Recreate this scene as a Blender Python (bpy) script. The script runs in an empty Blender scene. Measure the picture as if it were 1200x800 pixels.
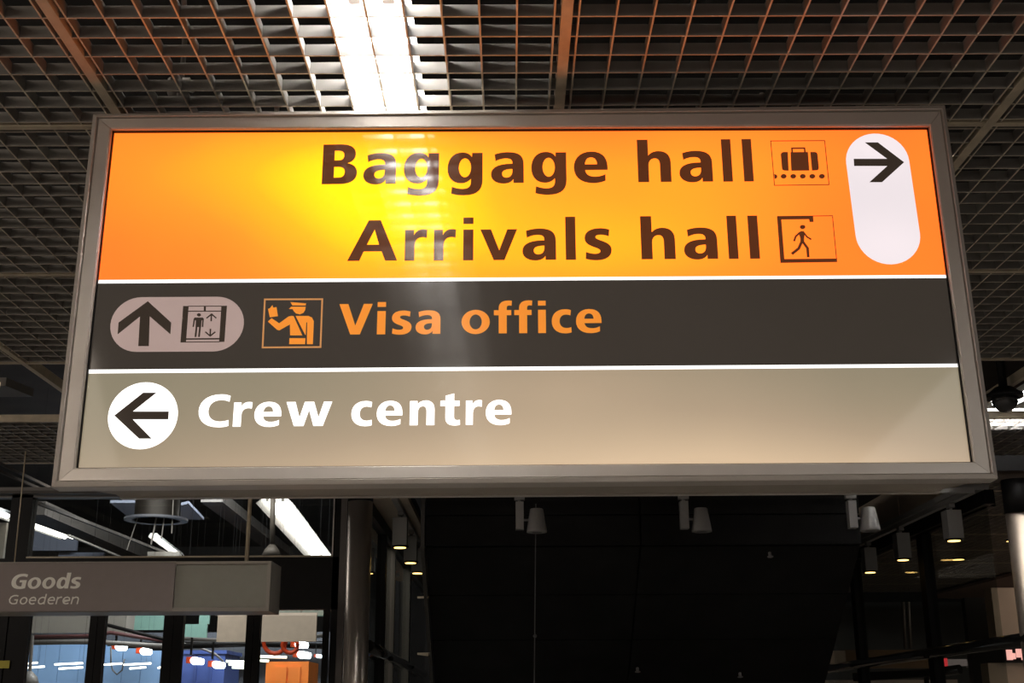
import bpy, math, random
from mathutils import Vector, Matrix
from mathutils.geometry import tessellate_polygon

random.seed(4)
SC = bpy.context.scene
COL = SC.collection

# ------------------------------------------------------------------ camera
F_PX, PITCH, ROLL, YAW = 1425.4, 0.2930, 0.0047, 0.0027
CAM = Vector((0, 0, 1.6))

def ray(px, py):
    a, b = px - 600.0, 400.0 - py
    cr, sr = math.cos(ROLL), math.sin(ROLL)
    u, v = a * cr + b * sr, -a * sr + b * cr
    x, y, z = u / F_PX, 1.0, v / F_PX
    y, z = y * math.cos(PITCH) - z * math.sin(PITCH), y * math.sin(PITCH) + z * math.cos(PITCH)
    return Vector((x * math.cos(YAW) + y * math.sin(YAW), -x * math.sin(YAW) + y * math.cos(YAW), z))

fw = ray(600, 400)
rt = ray(600 + F_PX, 400) - fw
up = ray(600, 400 - F_PX) - fw
cd = bpy.data.cameras.new('camera')
cd.sensor_width = 36.0
cd.lens = 36.0 * F_PX / 1200.0
cd.clip_start = 0.05
cam = bpy.data.objects.new('camera', cd)
COL.objects.link(cam)
cam.matrix_world = Matrix(((rt.x, up.x, -fw.x, CAM.x), (rt.y, up.y, -fw.y, CAM.y), (rt.z, up.z, -fw.z, CAM.z), (0, 0, 0, 1)))
SC.camera = cam

# ------------------------------------------------------------------ world, lamps, exposure
w = bpy.data.worlds.new('hall_air')
SC.world = w
w.use_nodes = True
w.node_tree.nodes['Background'].inputs[0].default_value = (1.0, 0.86, 0.74, 1)
w.node_tree.nodes['Background'].inputs[1].default_value = 0.06
vs = SC.view_settings
vs.view_transform = 'Standard'
vs.look = 'None'
vs.gamma = 1.0
vs.exposure = 0.0
vs.use_curve_mapping = False

def area(name, loc, target, sx, sy, power, color):
    l = bpy.data.lights.new(name, 'AREA')
    l.shape = 'RECTANGLE'; l.size = sx; l.size_y = sy; l.energy = power; l.color = color
    o = bpy.data.objects.new(name, l); COL.objects.link(o)
    o.location = loc
    o.rotation_euler = (Vector(target) - Vector(loc)).to_track_quat('-Z', 'Y').to_euler()
    return o

area('hall_lamp', (-3.2, 0.8, 3.3), (-3.2, 3.6, 0), 2.2, 2.0, 56, (1, .86, .72))  # unseen fill added at left, lifts the floor, frame and facade
area('hall_lamp', (3.2, -0.4, 3.3), (3.2, -0.4, 0), 2.2, 2.2, 50, (.97, .93, .88))  # unseen fill pointing down, added for floor bounce onto the ceiling
area('hall_lamp', (0.3, -3.2, 3.2), (-.4, 3.5, 1.0), 2.2, .8, 34, (1, .86, .74))  # unseen fill behind the camera, added to brighten the sign frame
area('hall_lamp', (-6.2, 5.2, 3.28), (-2.6, 7.0, 2.1), .8, .8, 34, (1, .88, .78))  # unseen fill added outside the view to brighten the Goods sign
area('depot_lamp', (-2.9, 13.0, 4.5), (-3.4, 15.6, 1.8), 3.0, .6, 300, (.95, .97, 1))  # unseen fill added to brighten the blue wall
area('depot_lamp', (-2.6, 9.7, 3.72), (-2.6, 11.3, 1.0), 2.6, .3, 48, (1, .93, .85))  # extra fill added behind the facade to brighten the cream boards
area('corridor_lamp', (6.8, 13.5, 3.3), (6.8, 13.5, 0), 2.5, 7.0, 90, (1, .80, .66))  # unseen fill added so floor bounce reaches the corridor ceiling

# ------------------------------------------------------------------ projection helpers
def at_y(px, py, Y):
    d = ray(px, py); return CAM + d * ((Y - CAM.y) / d.y)
def at_z(px, py, Z):
    d = ray(px, py); return CAM + d * ((Z - CAM.z) / d.z)
def at_x(px, py, X):
    d = ray(px, py); return CAM + d * ((X - CAM.x) / d.x)

# ------------------------------------------------------------------ materials
MATS = {}
def lin(c):
    return tuple((x / 255 / 12.92) if x / 255 <= .04045 else ((x / 255 + .055) / 1.055) ** 2.4 for x in c)
def mat(name, col, rough=.5, metal=0., emit=None, es=0., noise=0., nscale=20., spec=.5, coat=0., bump=0.):
    m = bpy.data.materials.new(name); m.use_nodes = True
    nt = m.node_tree; b = nt.nodes['Principled BSDF']
    b.inputs['Roughness'].default_value = rough
    b.inputs['Metallic'].default_value = metal
    b.inputs['Specular IOR Level'].default_value = spec
    b.inputs['Coat Weight'].default_value = coat
    b.inputs['Coat Roughness'].default_value = .03
    b.inputs['Base Color'].default_value = (*col, 1)
    tc = nt.nodes.new('ShaderNodeTexCoord')
    n = nt.nodes.new('ShaderNodeTexNoise'); n.inputs['Scale'].default_value = nscale
    n.inputs['Detail'].default_value = 4
    nt.links.new(tc.outputs['Object'], n.inputs['Vector'])
    r = nt.nodes.new('ShaderNodeValToRGB')
    k = max(noise, .03)
    r.color_ramp.elements[0].position = .3; r.color_ramp.elements[1].position = .7
    r.color_ramp.elements[0].color = (*[c * (1 - k) for c in col], 1)
    r.color_ramp.elements[1].color = (*[min(1, c * (1 + k)) for c in col], 1)
    nt.links.new(n.outputs['Fac'], r.inputs['Fac'])
    nt.links.new(r.outputs['Color'], b.inputs['Base Color'])
    if bump:
        bp = nt.nodes.new('ShaderNodeBump'); bp.inputs['Strength'].default_value = bump; bp.inputs['Distance'].default_value = .002
        nt.links.new(n.outputs['Fac'], bp.inputs['Height']); nt.links.new(bp.outputs['Normal'], b.inputs['Normal'])
    if emit is not None:
        b.inputs['Emission Color'].default_value = (*emit, 1)
        b.inputs['Emission Strength'].default_value = es
    MATS[name] = m
    return m

def glass_mat(name, tint, refl):
    m = bpy.data.materials.new(name); m.use_nodes = True
    nt = m.node_tree; nt.nodes.clear()
    o = nt.nodes.new('ShaderNodeOutputMaterial'); mx = nt.nodes.new('ShaderNodeMixShader')
    t = nt.nodes.new('ShaderNodeBsdfTransparent'); g = nt.nodes.new('ShaderNodeBsdfGlossy')
    lw = nt.nodes.new('ShaderNodeLayerWeight'); lw.inputs['Blend'].default_value = .5
    pw = nt.nodes.new('ShaderNodeMath'); pw.operation = 'POWER'; pw.inputs[1].default_value = 5; nt.links.new(lw.outputs['Facing'], pw.inputs[0])
    f = nt.nodes.new('ShaderNodeMath'); f.operation = 'MULTIPLY_ADD'; f.inputs[1].default_value = .9; f.inputs[2].default_value = refl; nt.links.new(pw.outputs[0], f.inputs[0])
    t.inputs['Color'].default_value = (*tint, 1); g.inputs['Roughness'].default_value = .01
    nt.links.new(f.outputs[0], mx.inputs[0]); nt.links.new(t.outputs[0], mx.inputs[1]); nt.links.new(g.outputs[0], mx.inputs[2])
    nt.links.new(mx.outputs[0], o.inputs['Surface'])
    return m

M_edge = mat('worn_blade_edge', (.54, .46, .35), .4, 0, noise=.12, nscale=9)  # paler colour paints in the light caught by the blade bottoms
M_blade = mat('grey_louvre_paint', (.24, .225, .205), .42, 0, noise=.12, nscale=9)  # blade faces darkened to paint in the shade inside the cells
M_rail = mat('dusty_rail_paint', (.50, .42, .30), .5, 0, noise=.15, nscale=14)
M_frame = mat('satin_aluminium', (.50, .46, .415), .38, .3, noise=.06, nscale=6, bump=.05)
M_house = mat('beige_housing', (.30, .26, .21), .5, .1, noise=.1, nscale=8)
M_black = mat('black_steel', (.006, .0055, .0055), .5, 0, noise=.2, nscale=8, spec=.18)
M_soffit = mat('black_cladding', (.008, .0075, .007), .7, 0, noise=.3, nscale=5, spec=.2)
M_plenum = mat('plenum_black', (.02, .018, .016), .9, 0, noise=.3, nscale=3)
M_chrome = mat('brushed_steel', (.58, .52, .46), .3, .8, noise=.08, nscale=4)
M_tube = mat('lamp_tube', (1, 1, 1), .4, 0, (1, .97, .95), 42)
M_tube2 = mat('depot_lamp_tube', (1, 1, 1), .4, 0, (1, .93, .84), 5)
M_refl = mat('white_reflector', (.85, .85, .84), .35, 0)
M_glass = glass_mat('partition_glass', (.80, .83, .82), .02)
M_glass2 = glass_mat('facade_glass', (.90, .92, .91), .025)
M_spot = mat('spotlight_grey', (.30, .29, .28), .5, .1)
M_lens = mat('warm_lamp_lens', (1, .8, .4), .4, 0, (1, .62, .18), 4)
M_beige = mat('beige_fascia', (.50, .40, .30), .6, 0, noise=.1, nscale=3)
M_cable = mat('dark_cable', (.10, .10, .10), .5)
M_pipe = mat('plenum_pipe', (.16, .15, .14), .5, .3)
M_floor = mat('floor_terrazzo', (.34, .32, .29), .35, 0, noise=.15, nscale=60)

# ------------------------------------------------------------------ mesh helpers
class MB:
    def __init__(s): s.v = []; s.f = []
    def add(s, vs, fs):
        n = len(s.v); s.v += [Vector(v) for v in vs]; s.f += [tuple(i + n for i in f) for f in fs]; return s
    def hexa(s, p):           # 8 points: bottom ring then top ring
        return s.add(p, [(3, 2, 1, 0), (4, 5, 6, 7), (0, 1, 5, 4), (1, 2, 6, 5), (2, 3, 7, 6), (3, 0, 4, 7)])
    def box(s, a, b):
        (x0, y0, z0), (x1, y1, z1) = a, b
        return s.hexa([(x0, y0, z0), (x1, y0, z0), (x1, y1, z0), (x0, y1, z0), (x0, y0, z1), (x1, y0, z1), (x1, y1, z1), (x0, y1, z1)])
    def slab(s, quad, off):   # quad of points extruded by vector
        q = [Vector(p) for p in quad]; off = Vector(off)
        n = len(q)
        return s.add(q + [p + off for p in q], [tuple(range(n))[::-1], tuple(range(n, 2 * n))] + [(i, (i + 1) % n, n + (i + 1) % n, n + i) for i in range(n)])
    def tube(s, pts, r, n=12, caps=True):
        pts = [Vector(p) for p in pts]; rings = []
        rr = r if isinstance(r, (list, tuple)) else [r] * len(pts)
        base = len(s.v)
        for i, p in enumerate(pts):
            d = (pts[min(i + 1, len(pts) - 1)] - pts[max(i - 1, 0)]).normalized()
            a = d.cross(Vector((0, 0, 1)))
            if a.length < .2: a = d.cross(Vector((0, 1, 0)))
            a.normalize(); b = a.cross(d)
            for k in range(n):
                t = 2 * math.pi * k / n
                s.v.append(p + (a * math.cos(t) + b * math.sin(t)) * rr[i])
        for i in range(len(pts) - 1):
            for k in range(n):
                s.f.append((base + i * n + k, base + i * n + (k + 1) % n, base + (i + 1) * n + (k + 1) % n, base + (i + 1) * n + k))
        if caps:
            s.f.append(tuple(base + k for k in range(n))[::-1]); s.f.append(tuple(base + (len(pts) - 1) * n + k for k in range(n)))
        return s
    def build(s, name, m, parent=None, origin=None, smooth=False):
        if parent is not None: org = Vector(parent['_o'])
        elif origin is not None: org = Vector(origin)
        else:
            xs = [v.x for v in s.v]; ys = [v.y for v in s.v]; zs = [v.z for v in s.v]
            org = Vector(((min(xs) + max(xs)) / 2, (min(ys) + max(ys)) / 2, min(zs)))
        me = bpy.data.meshes.new(name)
        me.from_pydata([v - org for v in s.v], [], s.f); me.update()
        me.materials.append(m)
        if smooth: me.polygons.foreach_set('use_smooth', [len(p.vertices) == 4 for p in me.polygons])
        o = bpy.data.objects.new(name, me); COL.objects.link(o)
        o['_o'] = org
        if parent is not None: o.parent = parent
        else: o.location = org
        return o

def thing(name, label, cat, loc, group=None):
    o = bpy.data.objects.new(name, None); COL.objects.link(o); o.location = loc; o['_o'] = Vector(loc)
    o.empty_display_size = .1
    return tag(o, label, cat, group)
def tag(o, label=None, cat=None, group=None):
    if label: o['label'] = label
    if cat: o['category'] = cat
    if group: o['group'] = group
    return o
def struct(o, label, cat):
    o['kind'] = 'structure'; return tag(o, label, cat)
def copy_tree(o, parent=None):
    c = o.copy(); COL.objects.link(c)
    if parent is not None: c.parent = parent
    for ch in list(o.children): copy_tree(ch, c)
    return c

# ------------------------------------------------------------------ ceiling: open louvre grid, modules between rails
H = 1.764
ZC = 1.6 + H                       # underside of the louvre
C = .0567 * H                      # one cell, 0.1 m
MOD = 13.65 * C
RX = [(1.575 + 13.65 * k) * C for k in range(-4, 5)]     # main rails (run away from camera)
RY = [(34.85 + 13.65 * k) * C for k in range(-6, 5)]     # cross rails
HB = .036
ceiling = bpy.data.objects.new('ceiling', None); COL.objects.link(ceiling); ceiling.location = (0, 3, ZC); ceiling['_o'] = Vector((0, 3, ZC))
struct(ceiling, 'grey open-cell louvre ceiling above the hanging signs', 'ceiling')
mb_x = MB().box((0.015, -.0025, 0), (MOD - .015, .0025, HB))      # transverse blade
mb_y = MB().box((-.0025, 0.015, 0), (.0025, MOD - .015, HB))      # lengthwise blade
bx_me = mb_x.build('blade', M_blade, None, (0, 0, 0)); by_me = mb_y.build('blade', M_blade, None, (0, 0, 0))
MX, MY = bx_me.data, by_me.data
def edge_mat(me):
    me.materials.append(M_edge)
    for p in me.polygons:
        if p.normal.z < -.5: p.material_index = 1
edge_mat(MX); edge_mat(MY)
for o in (bx_me, by_me): bpy.data.objects.remove(o)
allb = MB()
OFF = .325 * C
for i in range(14):
    p = OFF + i * C
    allb.box((0.015, p - .0025, 0), (MOD - .015, p + .0025, HB)); allb.box((p - .0025, 0.015, 0.0004), (p + .0025, MOD - .015, HB + .0004))
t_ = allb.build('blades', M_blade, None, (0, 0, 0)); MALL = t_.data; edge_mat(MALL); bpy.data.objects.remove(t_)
def blade_obj(me, loc, parent):
    o = bpy.data.objects.new('blade', me); COL.objects.link(o); o.parent = parent; o.location = loc; return o
panels = []
for ix in range(len(RX) - 1):
    for iy in range(len(RY) - 1):
        x0, y0 = RX[ix], RY[iy]
        if abs(RY[iy] - (34.85 + 27.3) * C) < .01: continue       # open service strip
        panels.append((x0, y0))
X_R = 3.36
ry2 = [RY[-1] + .02 + k * MOD for k in range(8)]
for k in range(6):
    for y0 in ry2: panels.append((X_R + k * MOD, y0))
near = [(ix, iy) for iy in (5, 6) for ix in (2, 3, 4, 5, 1)]
near_xy = {(round(RX[a], 3), round(RY[b], 3)) for a, b in near}
for x0, y0 in panels:
    pn = bpy.data.objects.new('grid_panel', None); COL.objects.link(pn); pn.parent = ceiling
    pn.location = (x0, y0 - 3, 0); pn.empty_display_size = .05
    if (round(x0, 3), round(y0, 3)) in near_xy:
        for i in range(14):
            p = OFF + i * C
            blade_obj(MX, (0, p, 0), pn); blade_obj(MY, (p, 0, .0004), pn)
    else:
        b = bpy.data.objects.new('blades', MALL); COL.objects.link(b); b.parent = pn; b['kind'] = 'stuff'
for x in RX:
    MB().box((x - .015, RY[0], ZC - .004), (x + .015, RY[-1], ZC + .05)).build('main_rail', M_rail, ceiling)
for y in RY:
    MB().box((RX[0], y - .013, ZC - .002), (RX[-1], y + .013, ZC + .045)).build('cross_rail', M_rail, ceiling)
for x in (X_R - .02,): MB().box((x - .015, RY[-1], ZC - .004), (x + .015, 21.5, ZC + .05)).build('main_rail', M_rail, ceiling)
for i in range(1, 8): MB().box((X_R, ry2[i] - .013, ZC - .002), (X_R + 6 * MOD, ry2[i] + .013, ZC + .045)).build('cross_rail', M_rail, ceiling)
# plenum deck above
deck = MB().box((-9, -6, ZC + 1.3), (13, 24, ZC + 1.45)).build('ceiling', M_plenum)
struct(deck, 'dark slab above the louvre ceiling', 'ceiling')
floor = MB().box((-9, -6, -.1), (13, 24, 0)).build('floor', M_floor)
struct(floor, 'grey polished floor of the hall', 'floor')
for nm, a, b in (('wall_left', (-9.2, 9.3, 0), (-9, 24, ZC + 1.3)), ('wall_right', (13, 4, 0), (13.2, 24, ZC + 1.3)), ('wall_back', (-9, 24, 0), (13, 24.2, ZC + 1.3))):
    struct(MB().box(a, b).build(nm, M_plenum), 'dark wall of the terminal hall', 'wall')

# ------------------------------------------------------------------ continuous strip luminaire above the louvre
def luminaire(label, p0, p1, z, wid, tubes, tm, group=None, hood=.05, trad=.013, seg=1.45, end=.0):
    p0, p1 = Vector((*p0, z)), Vector((*p1, z))
    d = (p1 - p0).normalized(); s = d.cross(Vector((0, 0, 1)))
    t = thing('strip_light', label, 'light', (p0 + p1) / 2, group)
    L = (p1 - p0).length
    prof = [(-wid / 2, -hood), (-wid / 2 * .55, 0), (wid / 2 * .55, 0), (wid / 2, -hood), (wid / 2, -hood + .004), (wid / 2 * .57, .006), (-wid / 2 * .57, .006), (-wid / 2, -hood + .004)]
    m = MB(); n = len(prof)
    vs = [p + s * a + Vector((0, 0, b + .03)) for p in (p0, p1) for a, b in prof]
    m.add(vs, [(i, (i + 1) % n, n + (i + 1) % n, n + i) for i in range(n)] + [tuple(range(n))[::-1], tuple(range(n, 2 * n))])
    m.build('reflector', M_refl, t)
    k = max(1, round(L / seg)); sl = L / k
    for i in range(k):
        a, b = p0 + d * (i * sl + .03), p0 + d * ((i + 1) * sl - .03)
        for j in range(tubes):
            o = (j - (tubes - 1) / 2) * wid * .42
            MB().tube([a + s * o, b + s * o], trad, 10).build('lamp_tube', tm, t, smooth=True)
            for e in (a, b):
                q = e + s * o
                MB().box(q - Vector((.016, .016, .018)), q + Vector((.016, .016, .03))).build('lamp_holder', M_refl, t)
    return t
a = at_z(436, 0, ZC + .10)
LX = a.x
luminaire('long bright fluorescent strip above the louvre, running over the large lit sign', (LX, -3.2), (LX, 6.0), ZC + .10, .22, 2, M_tube, seg=1.53, trad=.018)
luminaire('fluorescent strip lying crosswise above the louvre, behind the dome camera', (2.55, 7.70), (6.8, 7.70), ZC + .09, .16, 2, M_tube, seg=1.5)
q = at_z(1203, 458, ZC + .06)
luminaire('short bright lamp in the ceiling gap right of the dome camera', (q.x, q.y - .15), (q.x, q.y + .25), ZC + .06, .10, 1, M_tube, seg=.4)

# small fittings in the plenum
t = thing('sprinkler_pipe', 'thin grey pipe with a hanging valve seen through the louvre, left of the strip light', 'pipe', (-1.05, 3.0, ZC + .25))
P = [at_z(x, y, ZC + .22) for x, y in ((215, -20), (217, 40), (214, 80), (212, 112))]
MB().tube(P, .008, 8).build('pipe', M_pipe, t, smooth=True)
q = at_z(203, 108, ZC + .10)
MB().tube([q + Vector((0, 0, .05)), q, q + Vector((.0, 0, -.02))], [.012, .02, .012], 10).build('valve', M_pipe, t, smooth=True)
q = at_z(195, 100, ZC + .12)
MB().slab([q, q + Vector((.07, .05, 0)), q + Vector((.07, .06, .03)), q + Vector((0, .01, .03))], (.01, -.01, .0)).build('bracket', M_refl, t)
q = at_z(219, 97, ZC + .12)
MB().box(q - Vector((.012, .012, .012)), q + Vector((.012, .012, .012))).build('junction_box', M_refl, t)

# ------------------------------------------------------------------ SIGN plane
K = 1.805 / 1.7
S_O = CAM + Vector((.0163, 1.7, .3031)) * (K * H)
S_U = Vector((math.cos(-.0171), math.sin(-.0171), 0))
S_V = Vector((0, .0217, 1)).normalized()
S_N = S_U.cross(S_V).normalized()          # towards the viewer
def plane_uv(px, py, wd=0., O=S_O, U=S_U, V=S_V, N=S_N):
    d = ray(px, py); o = O + N * wd
    tt = (o - CAM).dot(N) / d.dot(N); p = CAM + d * tt - o
    Vp = (V - U * V.dot(U)).normalized()
    return p.dot(U), p.dot(Vp)
def uvw(u, v, wd, O=S_O, U=S_U, V=S_V, N=S_N):
    Vp = (V - U * V.dot(U)).normalized()
    return O + U * u + Vp * v + N * wd

class Plane:
    def __init__(s, O, U, V):
        s.O, s.U = O, U; s.V = (V - U * V.dot(U)).normalized(); s.N = U.cross(s.V).normalized()
    def uv(s, px, py, wd=0.):
        d = ray(px, py); o = s.O + s.N * wd
        p = CAM + d * ((o - CAM).dot(s.N) / d.dot(s.N)) - o
        return (p.dot(s.U), p.dot(s.V))
    def pt(s, u, v, wd): return s.O + s.U * u + s.V * v + s.N * wd
SP = Plane(S_O, S_U, S_V)

def flat(name, loops, plane, w0, w1, m, parent):
    """extruded flat shape; loops[0] outline, the rest holes, all in plane uv"""
    g = MB(); flatl = [p for l in loops for p in l]
    tr = tessellate_polygon([[Vector((u, v, 0)) for u, v in l] for l in loops])
    n = len(flatl)
    top = [plane.pt(u, v, w1) for u, v in flatl]; bot = [plane.pt(u, v, w0) for u, v in flatl]
    fs = []
    for t3 in tr:
        a, b, c = [flatl[i] for i in t3]
        ar = (b[0] - a[0]) * (c[1] - a[1]) - (b[1] - a[1]) * (c[0] - a[0])
        if abs(ar) < 1e-12: continue
        fs.append(tuple(t3) if ar > 0 else tuple(t3)[::-1])
    st = 0
    for li, l in enumerate(loops):
        k = len(l)
        ar = sum(l[i][0] * l[(i + 1) % k][1] - l[(i + 1) % k][0] * l[i][1] for i in range(k))
        pos = (ar > 0) == (li == 0)
        for i in range(k):
            a, b = st + i, st + (i + 1) % k
            fs.append((a + n, b + n, b, a) if pos else (b + n, a + n, a, b))
        st += k
    g.add(top + bot, fs)
    return g.build(name, m, parent)

def flats(name, shapes, plane, w0, w1, m, parent):
    """several extruded shapes joined into one mesh"""
    tot = MB()
    for loops in shapes:
        o = flat('tmp', loops, plane, w0, w1, m, parent)
        org = Vector(o['_o'])
        tot.add([v.co + org for v in o.data.vertices], [tuple(p.vertices) for p in o.data.polygons])
        me = o.data; bpy.data.objects.remove(o); bpy.data.meshes.remove(me)
    return tot.build(name, m, parent)

def ellipse(cu, cv, ru, rv, n=40):
    return [(cu + ru * math.cos(2 * math.pi * i / n), cv + rv * math.sin(2 * math.pi * i / n)) for i in range(n)]
def stadium(c1, c2, r, n=20):
    a = math.atan2(c2[1] - c1[1], c2[0] - c1[0]); out = []
    for i in range(n + 1):
        t = a - math.pi / 2 + math.pi * i / n; out.append((c2[0] + r * math.cos(t), c2[1] + r * math.sin(t)))
    for i in range(n + 1):
        t = a + math.pi / 2 + math.pi * i / n; out.append((c1[0] + r * math.cos(t), c1[1] + r * math.sin(t)))
    return out
def stroke(pts, wd, closed=False):
    n = len(pts); L, R = [], []
    def nrm(a, b):
        d = math.hypot(b[0] - a[0], b[1] - a[1]) or 1e-9; return (-(b[1] - a[1]) / d, (b[0] - a[0]) / d)
    for i in range(n):
        a = pts[i - 1] if (i > 0 or closed) else None; b = pts[(i + 1) % n] if (i < n - 1 or closed) else None
        p = pts[i]
        if a is None: m = nrm(p, b); k = 1
        elif b is None: m = nrm(a, p); k = 1
        else:
            n1, n2 = nrm(a, p), nrm(p, b); m = (n1[0] + n2[0], n1[1] + n2[1]); q = math.hypot(*m) or 1e-9
            m = (m[0] / q, m[1] / q); k = min(2.2, 1 / max(.3, m[0] * n1[0] + m[1] * n1[1]))
        L.append((p[0] + m[0] * wd / 2 * k, p[1] + m[1] * wd / 2 * k)); R.append((p[0] - m[0] * wd / 2 * k, p[1] - m[1] * wd / 2 * k))
    if closed: return [L, R] if abs(area2(L)) > abs(area2(R)) else [R, L]
    return [L + R[::-1]]
def area2(l): return sum(l[i][0] * l[(i + 1) % len(l)][1] - l[(i + 1) % len(l)][0] * l[i][1] for i in range(len(l)))

# ------------------------------------------------------------------ glyph outlines, humanist bold (cap height 700)
G = {
'B': (490, 'M0 0L0 700L250 700C400 700 465 630 465 530C465 445 420 385 345 365C440 350 490 285 490 195C490 65 400 0 250 0Z|M165 588L165 415L225 415C275 415 303 445 303 503C303 558 275 588 220 588Z|M165 302L165 112L235 112C290 112 318 150 318 208C318 268 288 302 228 302Z'),
'a': (445, 'M445 0L445 330C445 480 375 540 230 540C160 540 100 525 50 502L60 385C105 415 155 432 205 432C265 432 292 405 292 350L292 335C90 338 0 270 0 150C0 50 75 -10 170 -10C235 -10 285 18 305 70L305 0Z|M292 245C200 245 150 220 150 163C150 118 175 92 210 92C262 92 292 140 292 210Z'),
'g': (500, 'M500 530L500 50C500 -130 415 -210 235 -210C165 -210 105 -198 55 -178L65 -62C120 -88 175 -100 220 -100C300 -100 335 -58 335 25L335 78C300 28 250 0 195 0C75 0 0 100 0 258C0 430 85 540 205 540C270 540 318 515 348 455L350 530Z|E248 270 88 168'),
'e': (500, 'M497 218L165 218C172 138 225 98 310 98C365 98 415 112 462 140L462 30C410 2 350 -12 285 -12C105 -12 0 90 0 262C0 425 100 540 258 540C420 540 497 440 497 265Z|M163 315L345 315C343 395 308 440 255 440C205 440 168 395 163 315Z'),
'h': (505, 'M0 0L0 745L165 745L165 462C200 512 255 540 325 540C440 540 505 465 505 340L505 0L340 0L340 300C340 375 315 415 265 415C205 415 165 365 165 285L165 0Z'),
'n': (505, 'M0 0L0 530L155 530L155 458C190 510 250 540 325 540C440 540 505 465 505 340L505 0L340 0L340 300C340 375 315 415 265 415C205 415 165 365 165 285L165 0Z'),
'l': (165, 'M0 0L0 745L165 745L165 0Z'),
'i': (165, 'M0 0L0 532L165 532L165 0Z'),
'A': (700, 'M0 0L285 700L454 700L700 0L532 0L478 160L226 160L168 0Z|M267 275L440 275L372 540Z'),
'r': (385, 'M0 0L0 530L155 530L155 440C185 502 240 540 310 540C340 540 365 537 385 532L378 392C355 400 330 404 300 404C215 404 168 345 168 250L168 0Z'),
'v': (620, 'M0 530L180 530L318 165L455 530L620 530L405 0L225 0Z'),
'V': (700, 'M0 700L188 700L350 200L515 700L700 700L450 0L250 0Z'),
's': (405, 'M378 515L368 400C325 420 285 428 245 428C190 428 168 412 168 388C168 358 205 345 260 322C350 285 405 245 405 162C405 50 315 -12 180 -12C115 -12 60 -2 15 15L22 132C65 110 115 98 160 98C210 98 237 116 237 145C237 178 200 192 145 215C60 250 5 290 5 372C5 475 95 540 235 540C290 540 335 530 378 515Z'),
'o': (580, 'E290 264 290 278|E290 264 125 172'),
'f': (360, 'M95 0L95 415L0 415L0 530L95 530L95 570C95 690 160 752 285 752C315 752 340 749 360 745L352 632C335 636 318 638 300 638C268 638 255 619 255 575L255 530L345 530L345 415L255 415L255 0Z'),
'c': (422, 'M415 515L402 398C375 410 340 418 305 418C220 418 168 358 168 265C168 170 222 108 312 108C350 108 385 115 415 128L422 10C385 -5 335 -12 285 -12C105 -12 0 95 0 262C0 430 110 540 285 540C335 540 380 531 415 515Z'),
'C': (560, 'M560 675L545 548C495 574 445 586 400 586C260 586 175 494 175 350C175 208 262 114 395 114C450 114 505 126 550 147L558 20C505 -3 445 -12 380 -12C140 -12 0 130 0 348C0 570 150 712 390 712C450 712 510 700 560 675Z'),
'w': (860, 'M0 530L170 530L258 185L345 530L520 530L615 185L705 530L860 530L700 0L525 0L432 350L340 0L160 0Z'),
't': (368, 'M0 415L0 530L95 530L95 640L255 690L255 530L355 530L355 415L255 415L255 195C255 130 275 105 315 105C333 105 348 108 362 113L368 5C340 -6 305 -12 268 -12C155 -12 95 45 95 160L95 415Z'),
'd': (500, 'M500 745L500 0L350 0L348 72C315 15 262 -12 200 -12C75 -12 0 95 0 260C0 430 85 540 205 540C262 540 305 518 335 475L335 745Z|E248 265 88 168'),
'G': (592, 'M590 670L575 545C520 573 460 586 405 586C265 586 175 494 175 350C175 208 262 114 390 114L430 116L430 300L320 300L320 410L592 410L592 35C530 5 455 -12 380 -12C140 -12 0 130 0 348C0 570 150 712 400 712C465 712 530 698 590 670Z'),
}
def parse(path, shift=0):
    import re
    loops = []
    for sub in path.split('|'):
        if sub[0] == 'E':
            cx, cy, rx, ry = map(float, sub[1:].split()); loops.append(ellipse(cx, cy, rx, ry, 28)); continue
        pts = []
        for cmd, args in re.findall(r'([MLCZ])([^MLCZ]*)', sub):
            n = [float(x) for x in args.split()]
            if cmd in 'ML': pts.append((n[0], n[1]))
            elif cmd == 'C':
                p0 = pts[-1]
                for i in range(1, 8):
                    t = i / 7.0; a, b, c, d = (1 - t) ** 3, 3 * t * (1 - t) ** 2, 3 * t * t * (1 - t), t ** 3
                    pts.append((a * p0[0] + b * n[0] + c * n[2] + d * n[4], a * p0[1] + b * n[1] + c * n[3] + d * n[5]))
        loops.append(pts)
    return loops
def word(text, ext, base, cap, plane, w0, w1, m, parent, slant=0.):
    """ext: pixel extents at the baseline for each letter; base: ((x,y),(x,y)) baseline; cap: cap height in px at first point"""
    (bx0, by0), (bx1, by1) = base
    for ch, (xl, xr) in zip(text, ext):
        yb = by0 + (by1 - by0) * ((xl + xr) / 2 - bx0) / (bx1 - bx0)
        ul, vb = plane.uv(xl, yb, w1); ur, _ = plane.uv(xr, yb, w1)
        _, v1 = plane.uv(bx0, by0 - cap, w1); _, v0 = plane.uv(bx0, by0, w1)
        sv = (v1 - v0) / 700
        wdt, path = G[ch]; su = (ur - ul) / wdt
        def f(l): return [(ul + x * su + y * sv * slant, vb + y * sv) for x, y in l]
        loops = [f(l) for l in parse(path)]
        if ch == 'i':
            dot = f([(0, 632), (0, 742), (165, 742), (165, 632)])
            flats('letter', [loops, [dot]], plane, w0, w1, m, parent)
        else: flat('letter', loops, plane, w0, w1, m, parent)

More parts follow.
